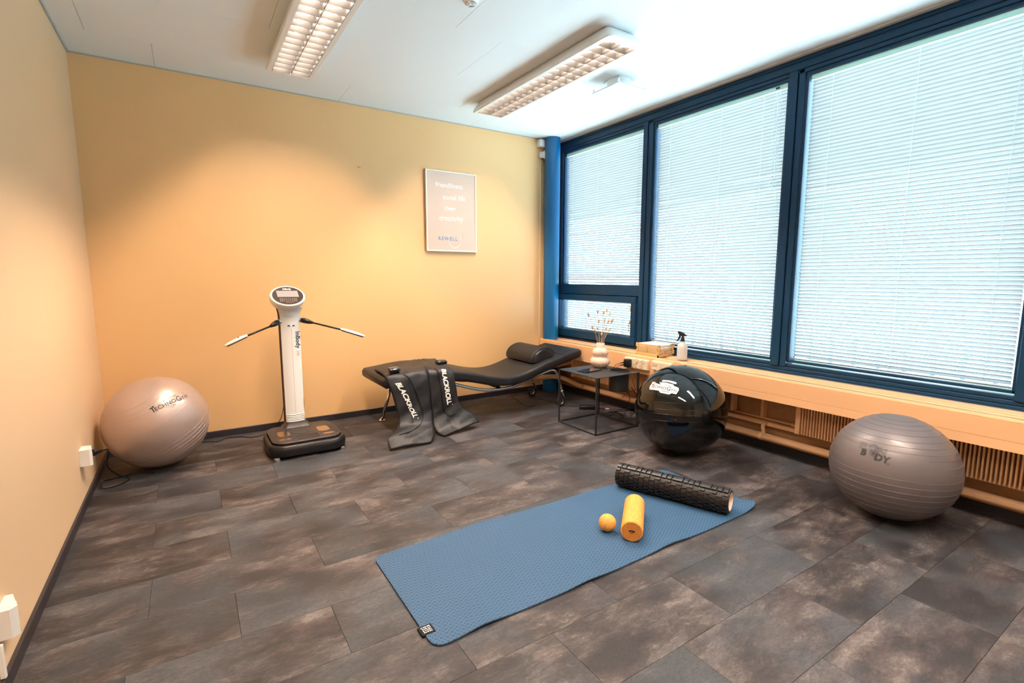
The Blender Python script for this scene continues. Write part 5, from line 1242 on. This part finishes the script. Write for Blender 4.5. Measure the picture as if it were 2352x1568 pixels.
# front (camera side) end wall with hand hole and panel
bm = bmesh.new(); f_ = cy0
for q in ((cx0, cx1, cz0, cz0+0.014), (cx0, cx0+0.02, cz0, cz1), (cx1-0.02, cx1, cz0, cz1), (cx0, 3.70, cz1-0.012, cz1), (3.83, cx1, cz1-0.012, cz1), (3.70, 3.83, cz0+0.058, cz0+0.064)): box(bm, (q[0], f_, q[2]), (q[1], f_+0.003, q[3]))
box(bm, (3.700, f_, cz0+0.064), (3.706, f_+0.003, cz1)); box(bm, (3.824, f_, cz0+0.064), (3.83, f_+0.003, cz1)); box(bm, (3.735, f_, cz0+0.014), (3.795, f_+0.003, cz0+0.058))
for xs_ in (3.692, 3.704, 3.716, 3.806, 3.818, 3.830):
    for zz in (cz0+0.016, cz0+0.040): prism(bm, [(xs_, zz), (xs_+0.005, zz), (xs_+0.011, zz+0.018), (xs_+0.006, zz+0.018)], lambda s, t: (s, f_, t), None, (0, 0.003, 0))
obj('end_wall', bm, m_crate, cr); obj('label_panel', mkbox((3.742, cy0-0.0008, cz0+0.018), (3.788, cy0+0.001, cz0+0.054)), mat('crate_panel', (0.55, 0.28, 0.14), 0.5), cr)
for x in (cx0, cx1):
    for y in (cy0, cy1): obj('corner_latch', mkbox((x-0.005, y-0.006, cz1-0.030), (x+0.005, y+0.006, cz1+0.004), 0.002), m_crate, cr); obj('corner_latch', mkbox((x-0.004, y-0.005, cz0+0.02), (x+0.004, y+0.005, cz0+0.045), 0.002), m_crate, cr)
for k in range(5):
    z = cz0+0.008+0.018*k
    tag(obj('paper_towel_stack' if False else 'folded_towel', mkbox((cx0+0.008+0.002*k, cy0+0.008, z), (cx1-0.010, cy1-0.010-0.002*(k % 2), z+0.0165), 0.004, 2), mat('towel_white', (0.88, 0.85, 0.80), 0.85) if 'towel_white' not in bpy.data.materials else bpy.data.materials['towel_white']), ('folded white paper towel at the bottom of the yellow crate', 'second folded white paper towel from the bottom in the yellow crate', 'middle folded white paper towel in the yellow crate', 'folded white paper towel just under the top one in the yellow crate', 'top folded white paper towel sticking out of the yellow crate')[k], 'paper towel', 'folded towels in the crate')
sb_ = thing('spray_bottle', 'frosted white spray bottle with black trigger on the window ledge', 'spray bottle', (3.75, -1.748, ZS))
m_fr = mat('frosted_plastic', (0.86, 0.84, 0.80), 0.35); m_fr.node_tree.nodes['Principled BSDF'].inputs['Transmission Weight'].default_value = 0.35; m_fr.node_tree.nodes['Principled BSDF'].inputs['IOR'].default_value = 1.1
sx_, sy_ = 3.752, -1.748
bm = bmesh.new(); lathe(bm, [(0.034, 0.0), (0.038, 0.003), (0.039, 0.010), (0.039, 0.100), (0.037, 0.112), (0.028, 0.128), (0.016, 0.138), (0.0145, 0.142), (0.0145, 0.158)], (sx_, sy_, ZS), 36); obj('bottle', bm, m_fr, sb_, smooth=True, auto=60)
sh_ = obj('spray_head', lathe(bmesh.new(), [(0.017, 0.0), (0.0165, 0.012), (0.012, 0.024), (0.010, 0.038)], (sx_, sy_, ZS+0.148), 20), M_dark, sb_, smooth=True, auto=50)
bm = bmesh.new(); dvx = Vector((0.12, 0.99, 0)); 
def hp(s, z): return Vector((sx_, sy_, ZS)) + dvx*s + Vector((0, 0, z))
side = dvx.cross(Vector((0, 0, 1)))*0.009
poly = [(-0.034, 0.192), (-0.030, 0.199), (0.0, 0.212), (0.024, 0.220), (0.040, 0.222), (0.046, 0.217), (0.046, 0.205), (0.030, 0.200), (0.012, 0.186), (-0.012, 0.184)]
prism(bm, poly, lambda s, t: hp(s, t)-side, None, side*2); obj('nozzle_body', bm, M_dark, sb_)
bm = bmesh.new(); prism(bm, [(0.020, 0.203), (0.032, 0.203), (0.036, 0.180), (0.048, 0.160), (0.062, 0.143), (0.058, 0.141), (0.040, 0.156), (0.026, 0.176)], lambda s, t: hp(s, t)-side*0.6, None, side*1.2); obj('trigger', bm, M_dark, sb_)
obj('dip_tube', tube(bmesh.new(), [(sx_, sy_, ZS+0.140), (sx_+0.004, sy_, ZS+0.015)], 0.0025, 6), M_label, sb_)

# ------------------------------------------------------------------ power brick and cables on the floor
pb = thing('power_adapter', 'black power brick on the floor under the side table', 'power adapter', (3.55, -0.92, 0))
bm = mkbox((-0.075, -0.030, 0.0), (0.075, 0.030, 0.034), 0.005, 2); bmesh.ops.rotate(bm, verts=bm.verts, cent=(0, 0, 0), matrix=Matrix.Rotation(-0.62, 3, 'Z')); bmesh.ops.translate(bm, verts=bm.verts, vec=(3.535, -0.900, 0.0005)); obj('casing', bm, M_dark, pb, smooth=True, auto=50)
ca = thing('floor_cable', 'black cable with white tag looping on the floor behind the side table', 'cable', (3.7, -1.1, 0))
obj('cable', tube(bmesh.new(), smooth_path([(3.60, -0.945, 0.015), (3.645, -0.985, 0.006), (3.70, -1.03, 0.004), (3.77, -1.09, 0.004), (3.86, -1.155, 0.010), (3.84, -1.19, 0.05), (3.80, -1.33, 0.14), (3.735, -1.36, 0.20)][:5], 6), 0.003, 6), M_dark, ca, smooth=True)
obj('loop', tube(bmesh.new(), smooth_path([(3.86, -1.16, 0.004), (3.77, -1.14, 0.004), (3.69, -1.115, 0.004), (3.63, -1.10, 0.004), (3.56, -1.13, 0.004), (3.55, -1.19, 0.004), (3.60, -1.16, 0.006), (3.66, -1.14, 0.008), (3.65, -1.20, 0.004), (3.63, -1.26, 0.004), (3.57, -1.30, 0.004), (3.54, -1.29, 0.004)], 6), 0.003, 6), M_dark, ca, smooth=True)
obj('white_tag', tube(bmesh.new(), [(3.665, -1.000, 0.0055), (3.690, -1.022, 0.0055)], 0.0045, 8), M_label, ca)
tag(obj('drop_cable', tube(bmesh.new(), smooth_path([(3.535, -1.432, 0.30), (3.56, -1.44, 0.27), (3.60, -1.44, 0.20), (3.63, -1.40, 0.10), (3.66, -1.33, 0.02), (3.72, -1.26, 0.004), (3.80, -1.19, 0.004)], 7), 0.003, 6), M_dark, smooth=True), 'black cable dropping from the pot to the floor by the black ball', 'cable')
